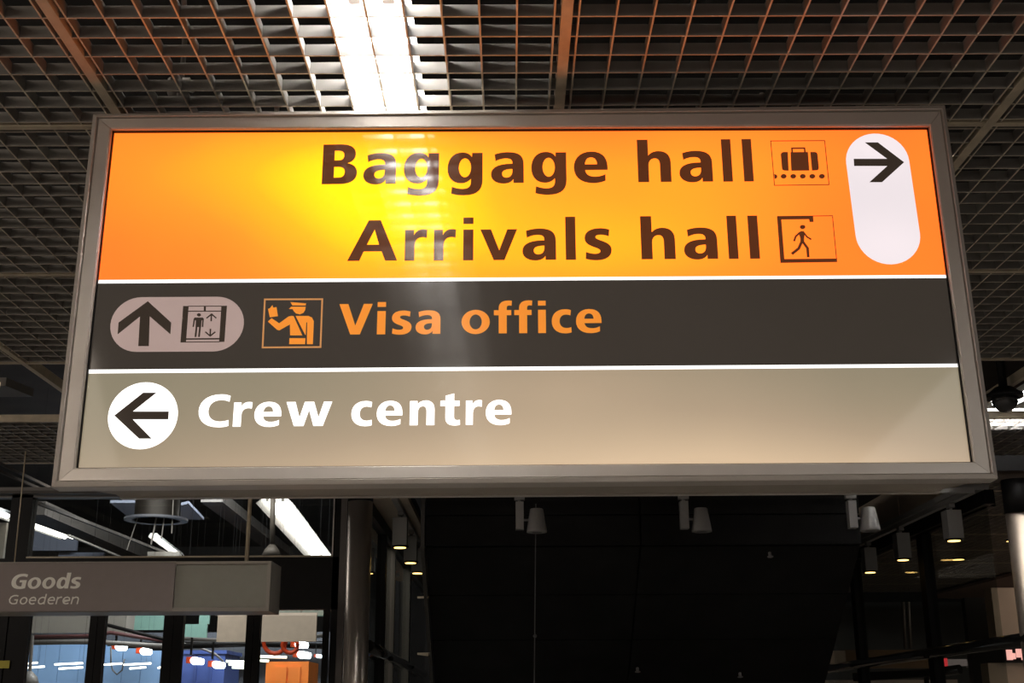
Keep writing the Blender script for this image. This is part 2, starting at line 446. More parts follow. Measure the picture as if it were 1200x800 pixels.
# ------------------------------------------------------------------ backlit materials
def backlit(name, stops, blobs, base, bands=None, gain=1., spec=.2):
    """lit acrylic: lamp distribution inside the box in object space (metres from sign origin)"""
    m = mat(name, base, .06, 0, spec=spec); nt = m.node_tree; b = nt.nodes['Principled BSDF']
    tc = nt.nodes.new('ShaderNodeTexCoord'); acc = None
    for (bu, bv, ru, rv, amp) in blobs:
        mp = nt.nodes.new('ShaderNodeMapping'); mp.vector_type = 'POINT'
        mp.inputs['Scale'].default_value = (1 / ru, 0, 1 / rv); mp.inputs['Location'].default_value = (-bu / ru, 0, -bv / rv)
        nt.links.new(tc.outputs['Object'], mp.inputs['Vector'])
        ln = nt.nodes.new('ShaderNodeVectorMath'); ln.operation = 'LENGTH'; nt.links.new(mp.outputs[0], ln.inputs[0])
        sq = nt.nodes.new('ShaderNodeMath'); sq.operation = 'MULTIPLY'; nt.links.new(ln.outputs['Value'], sq.inputs[0]); nt.links.new(ln.outputs['Value'], sq.inputs[1])
        ng = nt.nodes.new('ShaderNodeMath'); ng.operation = 'MULTIPLY'; ng.inputs[1].default_value = -1; nt.links.new(sq.outputs[0], ng.inputs[0])
        ex = nt.nodes.new('ShaderNodeMath'); ex.operation = 'EXPONENT'; nt.links.new(ng.outputs[0], ex.inputs[0])
        am = nt.nodes.new('ShaderNodeMath'); am.operation = 'MULTIPLY'; am.inputs[1].default_value = amp; nt.links.new(ex.outputs[0], am.inputs[0])
        if acc is None: acc = am.outputs[0]
        else:
            ad = nt.nodes.new('ShaderNodeMath'); ad.operation = 'ADD'; nt.links.new(acc, ad.inputs[0]); nt.links.new(am.outputs[0], ad.inputs[1]); acc = ad.outputs[0]
    no = nt.nodes.new('ShaderNodeTexNoise'); no.inputs['Scale'].default_value = 3.0; no.inputs['Detail'].default_value = 1
    nt.links.new(tc.outputs['Object'], no.inputs['Vector'])
    ma = nt.nodes.new('ShaderNodeMath'); ma.operation = 'MULTIPLY_ADD'; ma.inputs[1].default_value = .16; ma.inputs[2].default_value = -.08
    nt.links.new(no.outputs['Fac'], ma.inputs[0])
    ad = nt.nodes.new('ShaderNodeMath'); ad.operation = 'ADD'; nt.links.new(acc, ad.inputs[0]); nt.links.new(ma.outputs[0], ad.inputs[1])
    r = nt.nodes.new('ShaderNodeValToRGB'); cr = r.color_ramp
    while len(cr.elements) < len(stops): cr.elements.new(.5)
    for e, (p, c) in zip(cr.elements, stops): e.position = p; e.color = (*c, 1)
    nt.links.new(ad.outputs[0], r.inputs['Fac'])
    nt.links.new(r.outputs['Color'], b.inputs['Emission Color'])
    b.inputs['Emission Strength'].default_value = gain
    return m
def uvo(px, py): return SP.uv(px, py)
def blob(px, py, rx, ry, amp):
    u, v = uvo(px, py); k = (uvo(700, py)[0] - uvo(600, py)[0]) / 100
    return (u, v, rx * k, ry * k, amp)
M_yellow = backlit('backlit_yellow_acrylic', [(0, (1.1, .135, .017)), (.3, (1.2, .205, .017)), (.62, (1.3, .325, .012)), (1, (1.4, .64, .003))],
    [blob(445, 235, 150, 120, .72), blob(700, 290, 200, 70, .45), blob(270, 190, 160, 70, .3), blob(620, 190, 300, 40, .2), blob(840, 190, 100, 120, .15), blob(560, 240, 420, 90, .12)], (.03, .02, .004), gain=1.7)
M_dark = mat('black_sign_film', (.018, .015, .013), .08, 0, (.047, .038, .030), .8, spec=.5)
M_grey = backlit('backlit_grey_acrylic', [(0, (.25, .215, .145)), (.5, (.45, .335, .225)), (1, (.70, .51, .33))],
    [blob(520, 580, 450, 75, .8), blob(980, 580, 300, 75, .75), blob(700, 490, 300, 90, .35), blob(620, 445, 220, 40, .2)], (.04, .04, .035), gain=1.0)
M_white = mat('backlit_white', (.1, .1, .1), .08, 0, (1.0, .97, .93), 1.6)
M_pillw = backlit('backlit_white_acrylic', [(0, (.78, .70, .72)), (.5, (.86, .76, .78)), (1, (1.2, 1.12, 1.15))], [blob(1028, 165, 60, 40, .5), blob(1040, 285, 60, 40, .5)], (.05, .05, .05), gain=1.1)
M_pillg = mat('mauve_grey_film', (.12, .10, .09), .08, 0, (.40, .285, .255), .9)
M_let = mat('dark_brown_letter_film', (.02, .012, .008), .08, 0, (.13, .035, .012), .75)
M_ink = mat('black_letter_film', (.015, .013, .012), .08, 0, (.04, .028, .02), .8)
M_org = mat('backlit_orange_film', (.1, .04, .01), .08, 0, (.83, .26, .03), 1.0)
M_orgf = mat('pale_orange_line_film', (.1, .04, .01), .08, 0, (.62, .28, .10), .85)

# ------------------------------------------------------------------ the large lit sign
sign = thing('hanging_sign', 'large backlit sign with yellow, black and grey bands hanging in the centre', 'sign', S_O)
WP = -.016                                     # panels sit behind the frame
def q4(px):  return [SP.uv(x, y, WP) for x, y in px]
def panel(name, px, m, label, w1=WP):
    return tag(flat(name, [q4(px)[::-1]], SP, w1 - .008, w1, m, sign), label)
p_y = panel('panel', [(129, 149), (1091, 145), (1113, 322), (110, 328)], M_yellow, 'yellow backlit panel reading Baggage hall and Arrivals hall')
p_w1 = panel('divider', [(110, 328), (1113, 322), (1114, 325.5), (109, 332)], M_white, 'thin bright gap under the yellow panel')
p_b = panel('panel', [(109, 332), (1114, 325.5), (1128, 426), (99, 433)], M_dark, 'black panel reading Visa office')
p_w2 = panel('divider', [(99, 433), (1128, 426), (1129, 430), (98, 437.5)], M_white, 'thin bright gap under the black panel')
p_g = panel('panel', [(98, 437.5), (1129, 430), (1145, 545), (84, 552)], M_grey, 'grey panel reading Crew centre')
W0, W1, W2 = WP, WP + .0012, WP + .0024
B1 = ((397, 215.7), (878, 212.5)); B2 = ((436, 305.6), (880, 303.0))
word('Baggagehall', [(376.9, 417.7), (425.3, 463.6), (472.9, 514.1), (524.3, 565.4), (575.4, 613.8), (622.8, 664), (672.9, 712.8), (748.1, 787.1), (796.8, 835.8), (847.8, 859), (872.3, 883.5)], B1, 46.4, SP, W0, W1, M_let, p_y)
word('Arrivalshall', [(406.8, 465.3), (474, 500), (508.2, 534), (542.7, 554.6), (562.8, 606.2), (612.3, 651.7), (663.2, 675), (685.3, 717.1), (752, 792), (802.3, 841.7), (854.3, 865.7), (879.2, 890.8)], B2, 47.2, SP, W0, W1, M_let, p_y)
word('Visaoffice', [(396.3, 435.6), (441.5, 451.3), (458.5, 482), (486.8, 515.9), (540.7, 574), (578.8, 600.1), (602.8, 624.1), (630.8, 639.9), (646.8, 670), (675.3, 705.5)], ((450, 391.5), (650, 389.9)), 35.6, SP, W0, W1, M_org, p_b)
word('Crewcentre', [(231.3, 267.7), (272.5, 294), (297.2, 328.9), (334.2, 388.1), (411.2, 435.6), (441, 471.4), (479.9, 509), (515.7, 539.1), (545.8, 564.8), (569.2, 599.6)], ((250, 500), (580, 497.4)), 37.3, SP, W0, W1, M_white, p_g)

def cv(ox, oy, s):
    def f(pts, wd=W1): return [SP.uv(ox + x / s, oy + y / s, wd) for x, y in pts]
    return f
def kpx(px, py, n): return abs(SP.uv(px + n, py)[0] - SP.uv(px, py)[0])
# suitcase pictogram
f = cv(900, 155, 5.0); k1 = kpx(936, 190, 1) / 5
flat('pictogram_frame', stroke(f([(16, 50), (332, 48), (358, 306), (38, 310)]), 4.2 * k1, True), SP, W0, W1, M_let, p_y)
def ell(f_, x, y, rx, ry, n=24): return f_([(x + rx * math.cos(2 * math.pi * i / n), y + ry * math.sin(2 * math.pi * i / n)) for i in range(n)])
shapes = [[f([(132, 116), (234, 115), (242, 223), (137, 224)])],
    [f([(75, 128), (80, 119), (90, 115), (116, 115), (121, 224), (95, 223), (85, 218), (82, 208)])],
    [f([(248, 115), (276, 115), (286, 119), (290, 128), (298, 208), (295, 218), (285, 222), (258, 223)])],
    stroke(f([(142, 118), (140, 93), (214, 92), (217, 117)]), 9 * k1),
    [f([(36, 245), (45, 246), (54, 253), (54, 264), (46, 271), (39, 271)])]]
flats('suitcase_pictogram', shapes, SP, W0, W1, M_let, p_y)
for x in (92, 148, 204, 260, 316): flat('pictogram_dot', [ell(f, x, 257, 17, 13)], SP, W0, W1, M_let, p_y)
flat('pictogram_frame', stroke(f([(56, 492), (378, 488), (403, 755), (76, 762)]), 4.2 * k1, True), SP, W0, W1 - .0002, M_let, p_y)
flats('doorway_pictogram', [[f([(53, 492), (264, 490), (267, 524), (244, 524), (241, 508), (78, 510), (96, 742), (404, 739), (405, 759), (73, 764)])]], SP, W0, W1, M_let, p_y)
flats('walking_figure_pictogram', [[ell(f, 203, 554, 16, 12)], [f([(190, 579), (210, 579), (216, 590), (212, 620), (212, 648), (190, 648), (190, 620), (180, 590)])],
    stroke(f([(188, 586), (162, 610), (153, 637)]), 11 * k1), stroke(f([(209, 586), (229, 612), (254, 627)]), 9 * k1),
    stroke(f([(198, 640), (180, 680), (140, 712)]), 16 * k1), stroke(f([(204, 640), (232, 678), (236, 731)]), 15 * k1)], SP, W0, W1, M_let, p_y)
# white pill with right arrow
c1, c2 = SP.uv(1028.6, 189.5, W1), SP.uv(1040.4, 274.5, W1)
pl = tag(flat('pill', [stadium(c2, c1, kpx(1030, 190, 37.2))], SP, W0, W1, M_pillw, p_y), 'white rounded field with a black arrow pointing right')
f8 = cv(880, 130, 4.0)
ARW = []
flat('arrow', [f8([(482, 224), (640, 224), (535, 147), (595, 147), (718, 240), (615, 333), (556, 333), (640, 257), (484, 257)], W2)], SP, W1, W2, M_ink, p_y)
# lift pill
c1, c2 = SP.uv(163, 379.8, W1), SP.uv(252, 379.3, W1)
flat('pill', [stadium(c1, c2, kpx(200, 380, 33.8))], SP, W0, W1, M_pillg, p_b)
fa = cv(120, 320, 3.81)
flat('arrow', [fa([(203, 125), (307, 220), (303, 272), (211, 192), (207, 325), (160, 325), (168, 192), (68, 272), (72, 220)], W2)], SP, W1, W2, M_ink, p_b)
fe = cv(205, 350, 13.33); k2 = kpx(240, 380, 1) / 13.33
def fe2(p): return fe(p, W2)
flats('lift_pictogram', [[fe2([(128, 112), (214, 112), (172, 680), (86, 680)])], [fe2([(725, 110), (812, 108), (772, 670), (690, 672)])],
    stroke(fe2([(205, 115), (730, 113)]), 11 * k2), stroke(fe2([(200, 193), (722, 191)]), 14 * k2), [fe2([(452, 116), (484, 116), (482, 192), (450, 192)])],
    stroke(fe2([(175, 627), (695, 623)]), 22 * k2), stroke(fe2([(170, 674), (695, 670)]), 12 * k2)], SP, W1, W2, M_ink, p_b)
flats('standing_figure_pictogram', [[ell(fe2, 374, 250, 31, 25)], [fe2([(310, 292), (435, 292), (450, 308), (450, 330), (415, 335), (408, 440), (322, 440), (326, 335), (292, 330), (296, 305)])],
    stroke(fe2([(303, 315), (286, 437)]), 22 * k2), stroke(fe2([(440, 315), (431, 437)]), 22 * k2),
    stroke(fe2([(338, 430), (321, 594)]), 28 * k2), stroke(fe2([(392, 430), (375, 594)]), 28 * k2)], SP, W1, W2, M_ink, p_b)
flats('small_arrow', [stroke(fe2([(566, 348), (570, 250)]), 22 * k2), stroke(fe2([(492, 302), (572, 238), (645, 300)]), 20 * k2)], SP, W1, W2, M_ink, p_b)
flats('small_arrow', [stroke(fe2([(554, 468), (550, 570)]), 22 * k2), stroke(fe2([(475, 515), (549, 580), (630, 515)]), 20 * k2)], SP, W1, W2, M_ink, p_b)
# officer pictogram
fo = cv(300, 340, 10.667); k3 = kpx(345, 380, 1) / 10.667
flat('pictogram_frame', stroke(fo([(110, 113), (828, 110), (806, 708), (82, 714)]), 20 * k3, True), SP, W0, W1, M_orgf, p_b)
flats('officer_pictogram', [[fo([(430, 148), (625, 163), (619, 188), (455, 188)])],
    [fo([(412, 232), (440, 205), (620, 205), (614, 245), (592, 280), (547, 299), (500, 288), (470, 260), (458, 234)])],
    [fo([(148, 390), (195, 348), (290, 412), (405, 328), (440, 319), (470, 322), (578, 562), (426, 562), (424, 425), (290, 500), (262, 492)])],
    [fo([(495, 320), (655, 320), (700, 340), (722, 385), (710, 672), (636, 672), (640, 400), (628, 400), (620, 560), (608, 545)])],
    [fo([(418, 598), (617, 598), (612, 672), (415, 672)])]], SP, W0, W1, M_org, p_b)
flats('document_pictogram', [[fo([(150, 232), (172, 226), (205, 185), (214, 216), (256, 210), (273, 322), (172, 336)])]], SP, W0, W1, M_org, p_b)
# crew circle
c = SP.uv(167.4, 486.6, W1); r = kpx(167, 486, 41)
flat('disc', [ellipse(c[0], c[1], r, r * .985, 56)], SP, W0, W1, M_white, p_g)
flat('arrow', [fa([(53, 635), (182, 533), (241, 533), (135, 617), (296, 617), (294, 652), (135, 652), (220, 738), (163, 738)], W2)], SP, W1, W2, M_ink, p_g)

# frame: four mitred bars
OUT = [SP.uv(*p) for p in ((110, 135), (1106.5, 124.5), (1168.5, 561.5), (61, 571.5))]
INN = [SP.uv(*p) for p in ((131, 152), (1089, 148), (1141, 541.5), (88, 548.5))]
prof = [(0, -.05), (0, .004), (.03, .010), (.24, .016), (.27, .014), (.28, .002), (.33, .002), (.34, .008), (.93, .006), (1, .002), (1, -.03)]
for i in range(4):
    j = (i + 1) % 4; g = MB(); n = len(prof); vs = []
    for c_ in (i, j):
        for t_, d_ in prof:
            u = OUT[c_][0] + (INN[c_][0] - OUT[c_][0]) * t_; v = OUT[c_][1] + (INN[c_][1] - OUT[c_][1]) * t_
            e = .0006 if c_ == i else -.0006
            du = (OUT[j][0] - OUT[i][0], OUT[j][1] - OUT[i][1]); L = math.hypot(*du)
            vs.append(SP.pt(u + du[0] / L * e, v + du[1] / L * e, d_))
    g.add(vs, [(k, k + 1, n + k + 1, n + k) for k in range(n - 1)] + [tuple(range(n)), tuple(range(n, 2 * n))[::-1]])
    g.build('frame_bar', M_frame, sign)
tag(flat('gasket', stroke([(INN[k][0], INN[k][1]) for k in range(4)], .006, True), SP, WP, -.008, M_black, sign), 'black seal round the panels')
# housing: tapers towards the back
ub = [(OUT[3][0] + .015, OUT[2][0] - .015)]
u0, u1 = OUT[3][0] + .02, OUT[2][0] - .02; vt = OUT[0][1] - .03; vb = OUT[3][1] + .010
bk0, bk1 = u0 + .10, u1 - .07
DB = -.205
g = MB()
fr = [SP.pt(u0, vb, -.03), SP.pt(u1, vb, -.03), SP.pt(u1, vt, -.03), SP.pt(u0, vt, -.03)]
mid = [SP.pt(bk0, vb, -.15), SP.pt(bk1, vb, -.15), SP.pt(bk1, vt, -.15), SP.pt(bk0, vt, -.15)]
bk = [SP.pt(bk0, vb, DB), SP.pt(bk1, vb, DB), SP.pt(bk1, vt, DB), SP.pt(bk0, vt, DB)]
g.add(fr + mid + bk, [(0, 3, 2, 1)] + [(i, (i + 1) % 4, 4 + (i + 1) % 4, 4 + i) for i in range(4)] + [(4 + i, 4 + (i + 1) % 4, 8 + (i + 1) % 4, 8 + i) for i in range(4)] + [(8, 9, 10, 11)])
g.build('housing', M_house, sign)
MB().hexa([SP.pt(bk0, vb - .004, DB + .022), SP.pt(bk1, vb - .004, DB + .022), SP.pt(bk1, vb - .004, DB - .004), SP.pt(bk0, vb - .004, DB - .004),
           SP.pt(bk0, vb + .02, DB + .022), SP.pt(bk1, vb + .02, DB + .022), SP.pt(bk1, vb + .02, DB - .004), SP.pt(bk0, vb + .02, DB - .004)]).build('back_edge', M_frame, sign)
for u in (-.75, .75):
    p = SP.pt(u, vt - .01, -.18); MB().tube([p, Vector((p.x, p.y, ZC + .05))], .008, 10).build('hanging_rod', M_frame, sign)

# ------------------------------------------------------------------ the Goods sign
YG = 7.0
GP = Plane(at_y(160, 717, YG), Vector((1, -.004, 0)).normalized(), Vector((0, 0, 1)))
M_gp = mat('mauve_grey_panel', (.26, .215, .20), .45, 0)
M_gp2 = mat('green_grey_panel', (.27, .26, .215), .4, 0)
M_gl = mat('pale_letter_film', (.95, .92, .84), .4, 0)
M_gf = mat('champagne_frame', (.32, .29, .25), .45, .2, noise=.05)
goods = thing('hanging_sign', 'grey sign reading Goods Goederen, hanging at lower left before the glass doors', 'sign', GP.O)
def gq(px, wd=0): return [GP.uv(x, y, wd) for x, y in px][::-1]
l0 = GP.uv(-60, 690)[0]
def gbox(name, u0, u1, v0, v1, w0, w1, m):
    MB().hexa([GP.pt(u0, v0, w1), GP.pt(u1, v0, w1), GP.pt(u1, v0, w0), GP.pt(u0, v0, w0), GP.pt(u0, v1, w1), GP.pt(u1, v1, w1), GP.pt(u1, v1, w0), GP.pt(u0, v1, w0)]).build(name, m, goods)
uR = GP.uv(316.5, 690)[0]; vB = GP.uv(260, 716)[1]; vT = GP.uv(260, 657.5)[1]; uM = GP.uv(204, 690)[0]
gbox('housing', l0, uR, vB, vT, -.30, -.012, M_gf)
gp = flat('panel', [[(l0, vB + .004), (uM, vB + .004), (uM, vT - .006), (l0, vT - .006)]], GP, -.012, .006, M_gp, goods)
tag(gp, 'mauve-grey panel with the lettering')
tag(flat('panel', [[(uM, vB + .022), (uR - .022, vB + .022), (uR - .022, vT - .02), (uM, vT - .02)]], GP, -.012, -.008, M_gp2, goods), 'blank grey-green panel')
for n_, a_ in (('frame_bar', (uM, uR, vB, vB + .02)), ('frame_bar', (uM, uR, vT - .016, vT)), ('frame_bar', (uR - .02, uR, vB + .02, vT - .016))):
    gbox(n_, *a_, -.012, .004, M_gf)
gbox('frame_bar', l0, uM, vT - .005, vT + .001, -.012, .008, M_gf)
word('Goods', [(11.5, 29), (31, 46.3), (48, 63.2), (65, 79.5), (81.5, 93)], ((12, 689.8), (93, 689.2)), 17.4, GP, .006, .0075, M_gl, gp, slant=.13)
GR = {'G': [[(520, 600), (400, 640), (250, 630), (110, 540), (50, 350), (110, 160), (250, 60), (400, 50), (510, 90), (510, 330), (340, 330)]],
 'o': 'O', 'e': [[(60, 280), (440, 280), (440, 340), (390, 450), (280, 505), (140, 470), (50, 360), (45, 230), (110, 90), (220, 35), (330, 35), (430, 75)]],
 'd': [[(440, 745), (440, 0)], [(440, 400), (350, 490), (240, 500), (100, 420), (50, 270), (90, 110), (190, 35), (300, 40), (440, 160)]],
 'r': [[(50, 0), (50, 530)], [(50, 330), (110, 450), (200, 500), (280, 500)]], 'n': [[(50, 0), (50, 530)], [(50, 340), (120, 450), (230, 500), (350, 470), (400, 360), (400, 0)]]}
GWD = {'G': 560, 'o': 500, 'e': 480, 'd': 480, 'r': 280, 'n': 450}
for ch, (xl, xr) in zip('Goederen', [(8.6, 19.8), (22, 31), (32.6, 41), (43, 52), (54.5, 63), (64.4, 70.6), (72, 80.8), (82.3, 91.3)]):
    ul, vb_ = GP.uv(xl, 708.1 - (xl - 8) * .006, .0075); ur, _ = GP.uv(xr, 708, .0075); sv = (GP.uv(14, 696.6)[1] - GP.uv(14, 708.1)[1]) / 700; su = (ur - ul) / GWD[ch]
    def fm(l): return [(ul + x * su + y * sv * .15, vb_ + y * sv) for x, y in l]
    if ch == 'o': sh = [[fm(ellipse(250, 265, 250, 270, 20)), fm(ellipse(250, 265, 155, 185, 20))]]
    else: sh = [stroke(fm(s_), 92 * sv) for s_ in GR[ch]]
    flats('letter', sh, GP, .006, .0075, M_gl, gp)
for px in (289,):
    a_ = at_y(px, 657.5, YG + .12); MB().tube([a_, Vector((a_.x, a_.y, ZC))], .012, 8).build('hanging_rod', M_rail, goods, smooth=True)
a_ = at_y(17, 659, YG + .12); MB().tube([a_, at_y(28, 548, YG + .12) + Vector((0, 0, .1))], .004, 6).build('hanging_wire', M_rail, goods, smooth=True)

# ------------------------------------------------------------------ dome camera and gap fittings
q = at_y(1177, 466, 6.7)
dome = thing('dome_camera', 'dark dome security camera hanging in the ceiling gap right of the large sign', 'camera', q)
MB().tube([q + Vector((0, 0, z)) for z in (0, .02, .03, .06)], [.105, .105, .085, .05], 24).build('mount', M_black, dome, smooth=True)
M_dome = mat('smoked_dome', (.02, .02, .02), .08, 0, coat=.6)
pts = [(math.cos(a) * .075, -math.sin(a) * .085) for a in [i * math.pi / 2 / 7 for i in range(8)]]
MB().tube([q + Vector((0, 0, z)) for r_, z in pts], [max(r_, .003) for r_, z in pts], 24).build('dome', M_dome, dome, smooth=True)
MB().tube([q + Vector((0, 0, .05)), q + Vector((0, 0, .45))], .025, 12).build('stem', M_black, dome, smooth=True)
q = at_z(4, 458, ZC + .02)
t = thing('emergency_light', 'small grey box light in the dark ceiling gap at far left', 'light', q)
MB().hexa([q + Vector(v) for v in ((-.3, -.12, 0), (.06, -.12, 0), (.12, .14, 0), (-.3, .14, 0), (-.3, -.12, .05), (.06, -.12, .05), (.12, .14, .05), (-.3, .14, .05))]).build('housing', M_pipe, t)
MB().box(q + Vector((-.06, -.16, -.01)), q + Vector((.03, -.12, .02))).build('lens', mat('dim_warm_lens', (.8, .7, .5), .5, 0, (1, .85, .6), .35), t)

# ------------------------------------------------------------------ track spotlights round the stairwell
ZT = 2.99
trk = []
def track(a, b, label):
    o = MB().slab([Vector(a) + Vector(v) for v in ((-.018, -.018, 0), (.018, -.018, 0), (.018, .018, 0), (-.018, .018, 0))], (0, 0, .03)) if a == b else None
    d = (Vector(b) - Vector(a)).normalized(); s = d.cross(Vector((0, 0, 1))) * .02; A, B_ = Vector(a), Vector(b); U3 = Vector((0, 0, .035))
    o = MB().hexa([A - s, A + s, B_ + s, B_ - s, A - s + U3, A + s + U3, B_ + s + U3, B_ - s + U3]).build('track_rail', M_spot)
    tag(o, label, 'track'); return o
track((-.80, 8.22, ZT), (3.16, 8.22, ZT), 'dark lighting track across the front of the black stairwell')
track((-.80, 8.40, ZT), (-.80, 13.5, ZT), 'lighting track running back beside the steel column at left')
track((3.16, 8.25, ZT), (3.16, 13.5, ZT), 'grey lighting track running back under the beige fascia at right')
# gallery-type spot: gear box + tapered head
def spot_body(name_label, loc, group=None, gx=-.082):
    t = thing('spotlight', name_label, 'light', loc, group)
    L = Vector(loc)
    MB().box(L + Vector((gx - .035, -.02, -.035)), L + Vector((gx + .035, .02, 0))).build('track_adapter', M_spot, t)
    MB().tube([L + Vector((gx, 0, -.035)), L + Vector((gx, 0, -.05))], .012, 10).build('swivel', M_spot, t)
    MB().box(L + Vector((gx - .027, -.035, -.235)), L + Vector((gx + .027, .035, -.05))).build('gear_box', M_spot, t)
    hx = gx + .115
    MB().tube([L + Vector((gx + .02, 0, -.17)), L + Vector((hx - .04, 0, -.17))], .008, 8).build('arm', M_spot, t)
    MB().tube([L + Vector((hx, 0, z)) for z in (-.095, -.10, -.245, -.255)], [.040, .045, .068, .068], 20).build('lamp_head', M_spot, t, smooth=True)
    MB().tube([L + Vector((hx, 0, z)) for z in (-.2552, -.2562)], [.035, .035], 16).build('lens', M_lens if False else M_cable, t)
    return t
labs = ['grey track spotlight in front of the black stairwell, nearest the steel column', 'middle grey track spotlight hanging below the centre of the large sign', 'grey track spotlight at the right edge of the black stairwell']
for lab, px in zip(labs, (623, 815, 1011)):
    p = at_y(px, 586, 8.22); spot_body(lab, (p.x, 8.22, ZT), 'spotlights across the stairwell front')
# box downlights on the side tracks
def box_down(label, x, y, s, group):
    L = Vector((x, y, ZT)); t = thing('spotlight', label, 'light', L, group)
    MB().box(L + Vector((-.02, -.035, -.03)), L + Vector((.02, .035, 0))).build('track_adapter', M_spot, t)
    MB().tube([L + Vector((0, 0, -.03)), L + Vector((0, 0, -.055))], .012, 8).build('swivel', M_spot, t)
    MB().box(L + Vector((-.052, -.06, -.25)), L + Vector((.052, .06, -.05))).build('gear_box', M_spot, t)
    MB().tube([L + Vector((s * .02, 0, -.25)), L + Vector((s * .02, 0, -.262))], .062, 18).build('bezel', M_black, t)
    MB().tube([L + Vector((s * .02, 0, -.262)), L + Vector((s * .02, 0, -.266))], .043, 18).build('lens', M_lens, t)
for lab, px, py in (('nearest box spotlight with warm lens on the left track beside the column', 471, 642), ('second box spotlight back on the left track beside the column', 482, 660), ('third and farthest box spotlight on the left track beside the column', 492, 672)):
    p = at_z(px, py, ZT - .266); box_down(lab, -.80, p.y, 0, 'spotlights on the left track')
for lab, px, py in (('nearest box spotlight with warm lens under the beige fascia at right', 1127, 634), ('second box spotlight under the beige fascia, above the black post', 1072, 656.5), ('farthest box spotlight under the beige fascia, beside the black stairwell', 1035, 671)):
    p = at_z(px, py, ZT - .266); box_down(lab, 3.16, p.y, 0, 'spotlights on the right track')
for lab, x_, y_ in (('recessed warm downlight in the right louvre ceiling, left of the black post top', 1088, 668), ('recessed warm downlight in the right louvre ceiling, below the nearest box spotlight', 1123, 655.5), ('tiny warm downlight in the right louvre ceiling beside the steel column', 1183, 634)):
    p = at_z(x_, y_, ZC - .012); d_ = thing('downlight', lab, 'light', p, 'downlights in the right ceiling')
    MB().tube([p, p + Vector((0, 0, .05))], .09 if x_ < 1150 else .035, 16).build('housing', M_black, d_)  # first two discs stand in for spotlight reflections in the partition glass
    MB().tube([p - Vector((0, 0, .004)), p], .07 if x_ < 1150 else .03, 16).build('lens', M_lens, d_)

# ------------------------------------------------------------------ stairwell: black-clad escalator underside
esc = thing('escalator', 'black-clad underside of an escalator filling the dark middle below the large sign', 'escalator', (.95, 8.7, 0))
XA, XB = -.60, 2.50
prof_e = [(8.62, ZC - .01), (8.70, 2.70), (12.55, -.0)]
xm = .93
def erow(y0, z0, y1, z1, x0, x1):
    g = .006; d = Vector((0, y1 - y0, z1 - z0)); L = d.length; d.normalize(); n = Vector((0, -1, 0)).cross(Vector((1, 0, 0))) ; n = Vector((1, 0, 0)).cross(d)
    a, b = Vector((x0 + g, y0, z0)) + d * g, Vector((x0 + g, y0, z0)) + d * (L - g)
    w_ = Vector((x1 - x0 - 2 * g, 0, 0))
    nn = n if n.y > 0 or n.z > 0 else -n
    MB().slab([a, a + w_, b + w_, b], nn * .03).build('cladding_panel', M_soffit, esc)
for x0, x1 in ((XA, xm), (xm, XB)):
    for k in range(3):
        z0 = ZC - .012 - k * (ZC - .012 - 2.7) / 3; z1 = z0 - (ZC - .012 - 2.7) / 3
        erow(8.66, z0, 8.66, z1, x0, x1)
    n = 9
    for k in range(n):
        a_, b_ = k / n, (k + 1) / n
        erow(8.70 + 3.85 * a_, 2.70 * (1 - a_), 8.70 + 3.85 * b_, 2.70 * (1 - b_), x0, x1)
MB().hexa([(XA, 8.74, 2.70), (XB, 8.74, 2.70), (XB, 8.74, 2.70), (XA, 8.74, 2.70)] + [(XA, 8.74, ZC - .012), (XB, 8.74, ZC - .012), (XB, 13.0, ZC - .012), (XA, 13.0, ZC - .012)]) if False else None
g = MB(); pr = [(8.70, ZC - .012), (8.70, 2.73), (12.6, .0), (16.0, .0), (16.0, ZC - .012)]
g.slab([Vector((XA + .002, y, z)) for y, z in pr], (XB - XA - .004, 0, 0)).build('truss', M_soffit, esc)
MB().slab([Vector((XA - .03, y, z)) for y, z in ((8.60, ZC - .012), (8.64, 2.68), (12.5, -.0), (12.6, .0), (8.76, 2.73), (8.70, ZC - .012))], (.028, 0, 0)).build('edge_trim', mat('dark_grey_edge', (.06, .055, .05), .5, 0), esc)
# hanging cable and sprinkler heads
q = at_y(628, 590, 8.35); q2 = at_y(626, 812, 8.35)
t = thing('hanging_cable', 'thin vertical cable hanging in front of the black stairwell', 'cable', q2)
MB().tube([q, q2], .0035, 6).build('cable', M_cable, t)
q = at_y(627, 745, 8.35); MB().tube([q + Vector((0, 0, -.012)), q, q + Vector((0, 0, .012))], [.006, .014, .006], 10).build('clip', M_cable, t, smooth=True)
for lab, px, py in (('small sprinkler head on the black escalator underside, right of centre', 902, 647), ('small sprinkler head low on the black escalator underside', 867, 788), ('small sprinkler head on the joint of the black escalator underside', 747, 782)):
    d = ray(px, py); tt = None
    # intersect sloped soffit: z = 2.70 - (y-8.70)*.7013
    tt = (2.70 + 8.70 * .7013 - CAM.z) / (d.z + .7013 * d.y); p = CAM + d * tt
    MB().tube([p + Vector((0, .01, .01)), p + Vector((0, -.01, -.03))], .012, 8).build('sprinkler_head', M_spot, esc)
    MB().tube([p + Vector((0, -.01, -.03)), p + Vector((0, -.011, -.034))], .022, 10).build('sprinkler_plate', M_spot, esc)

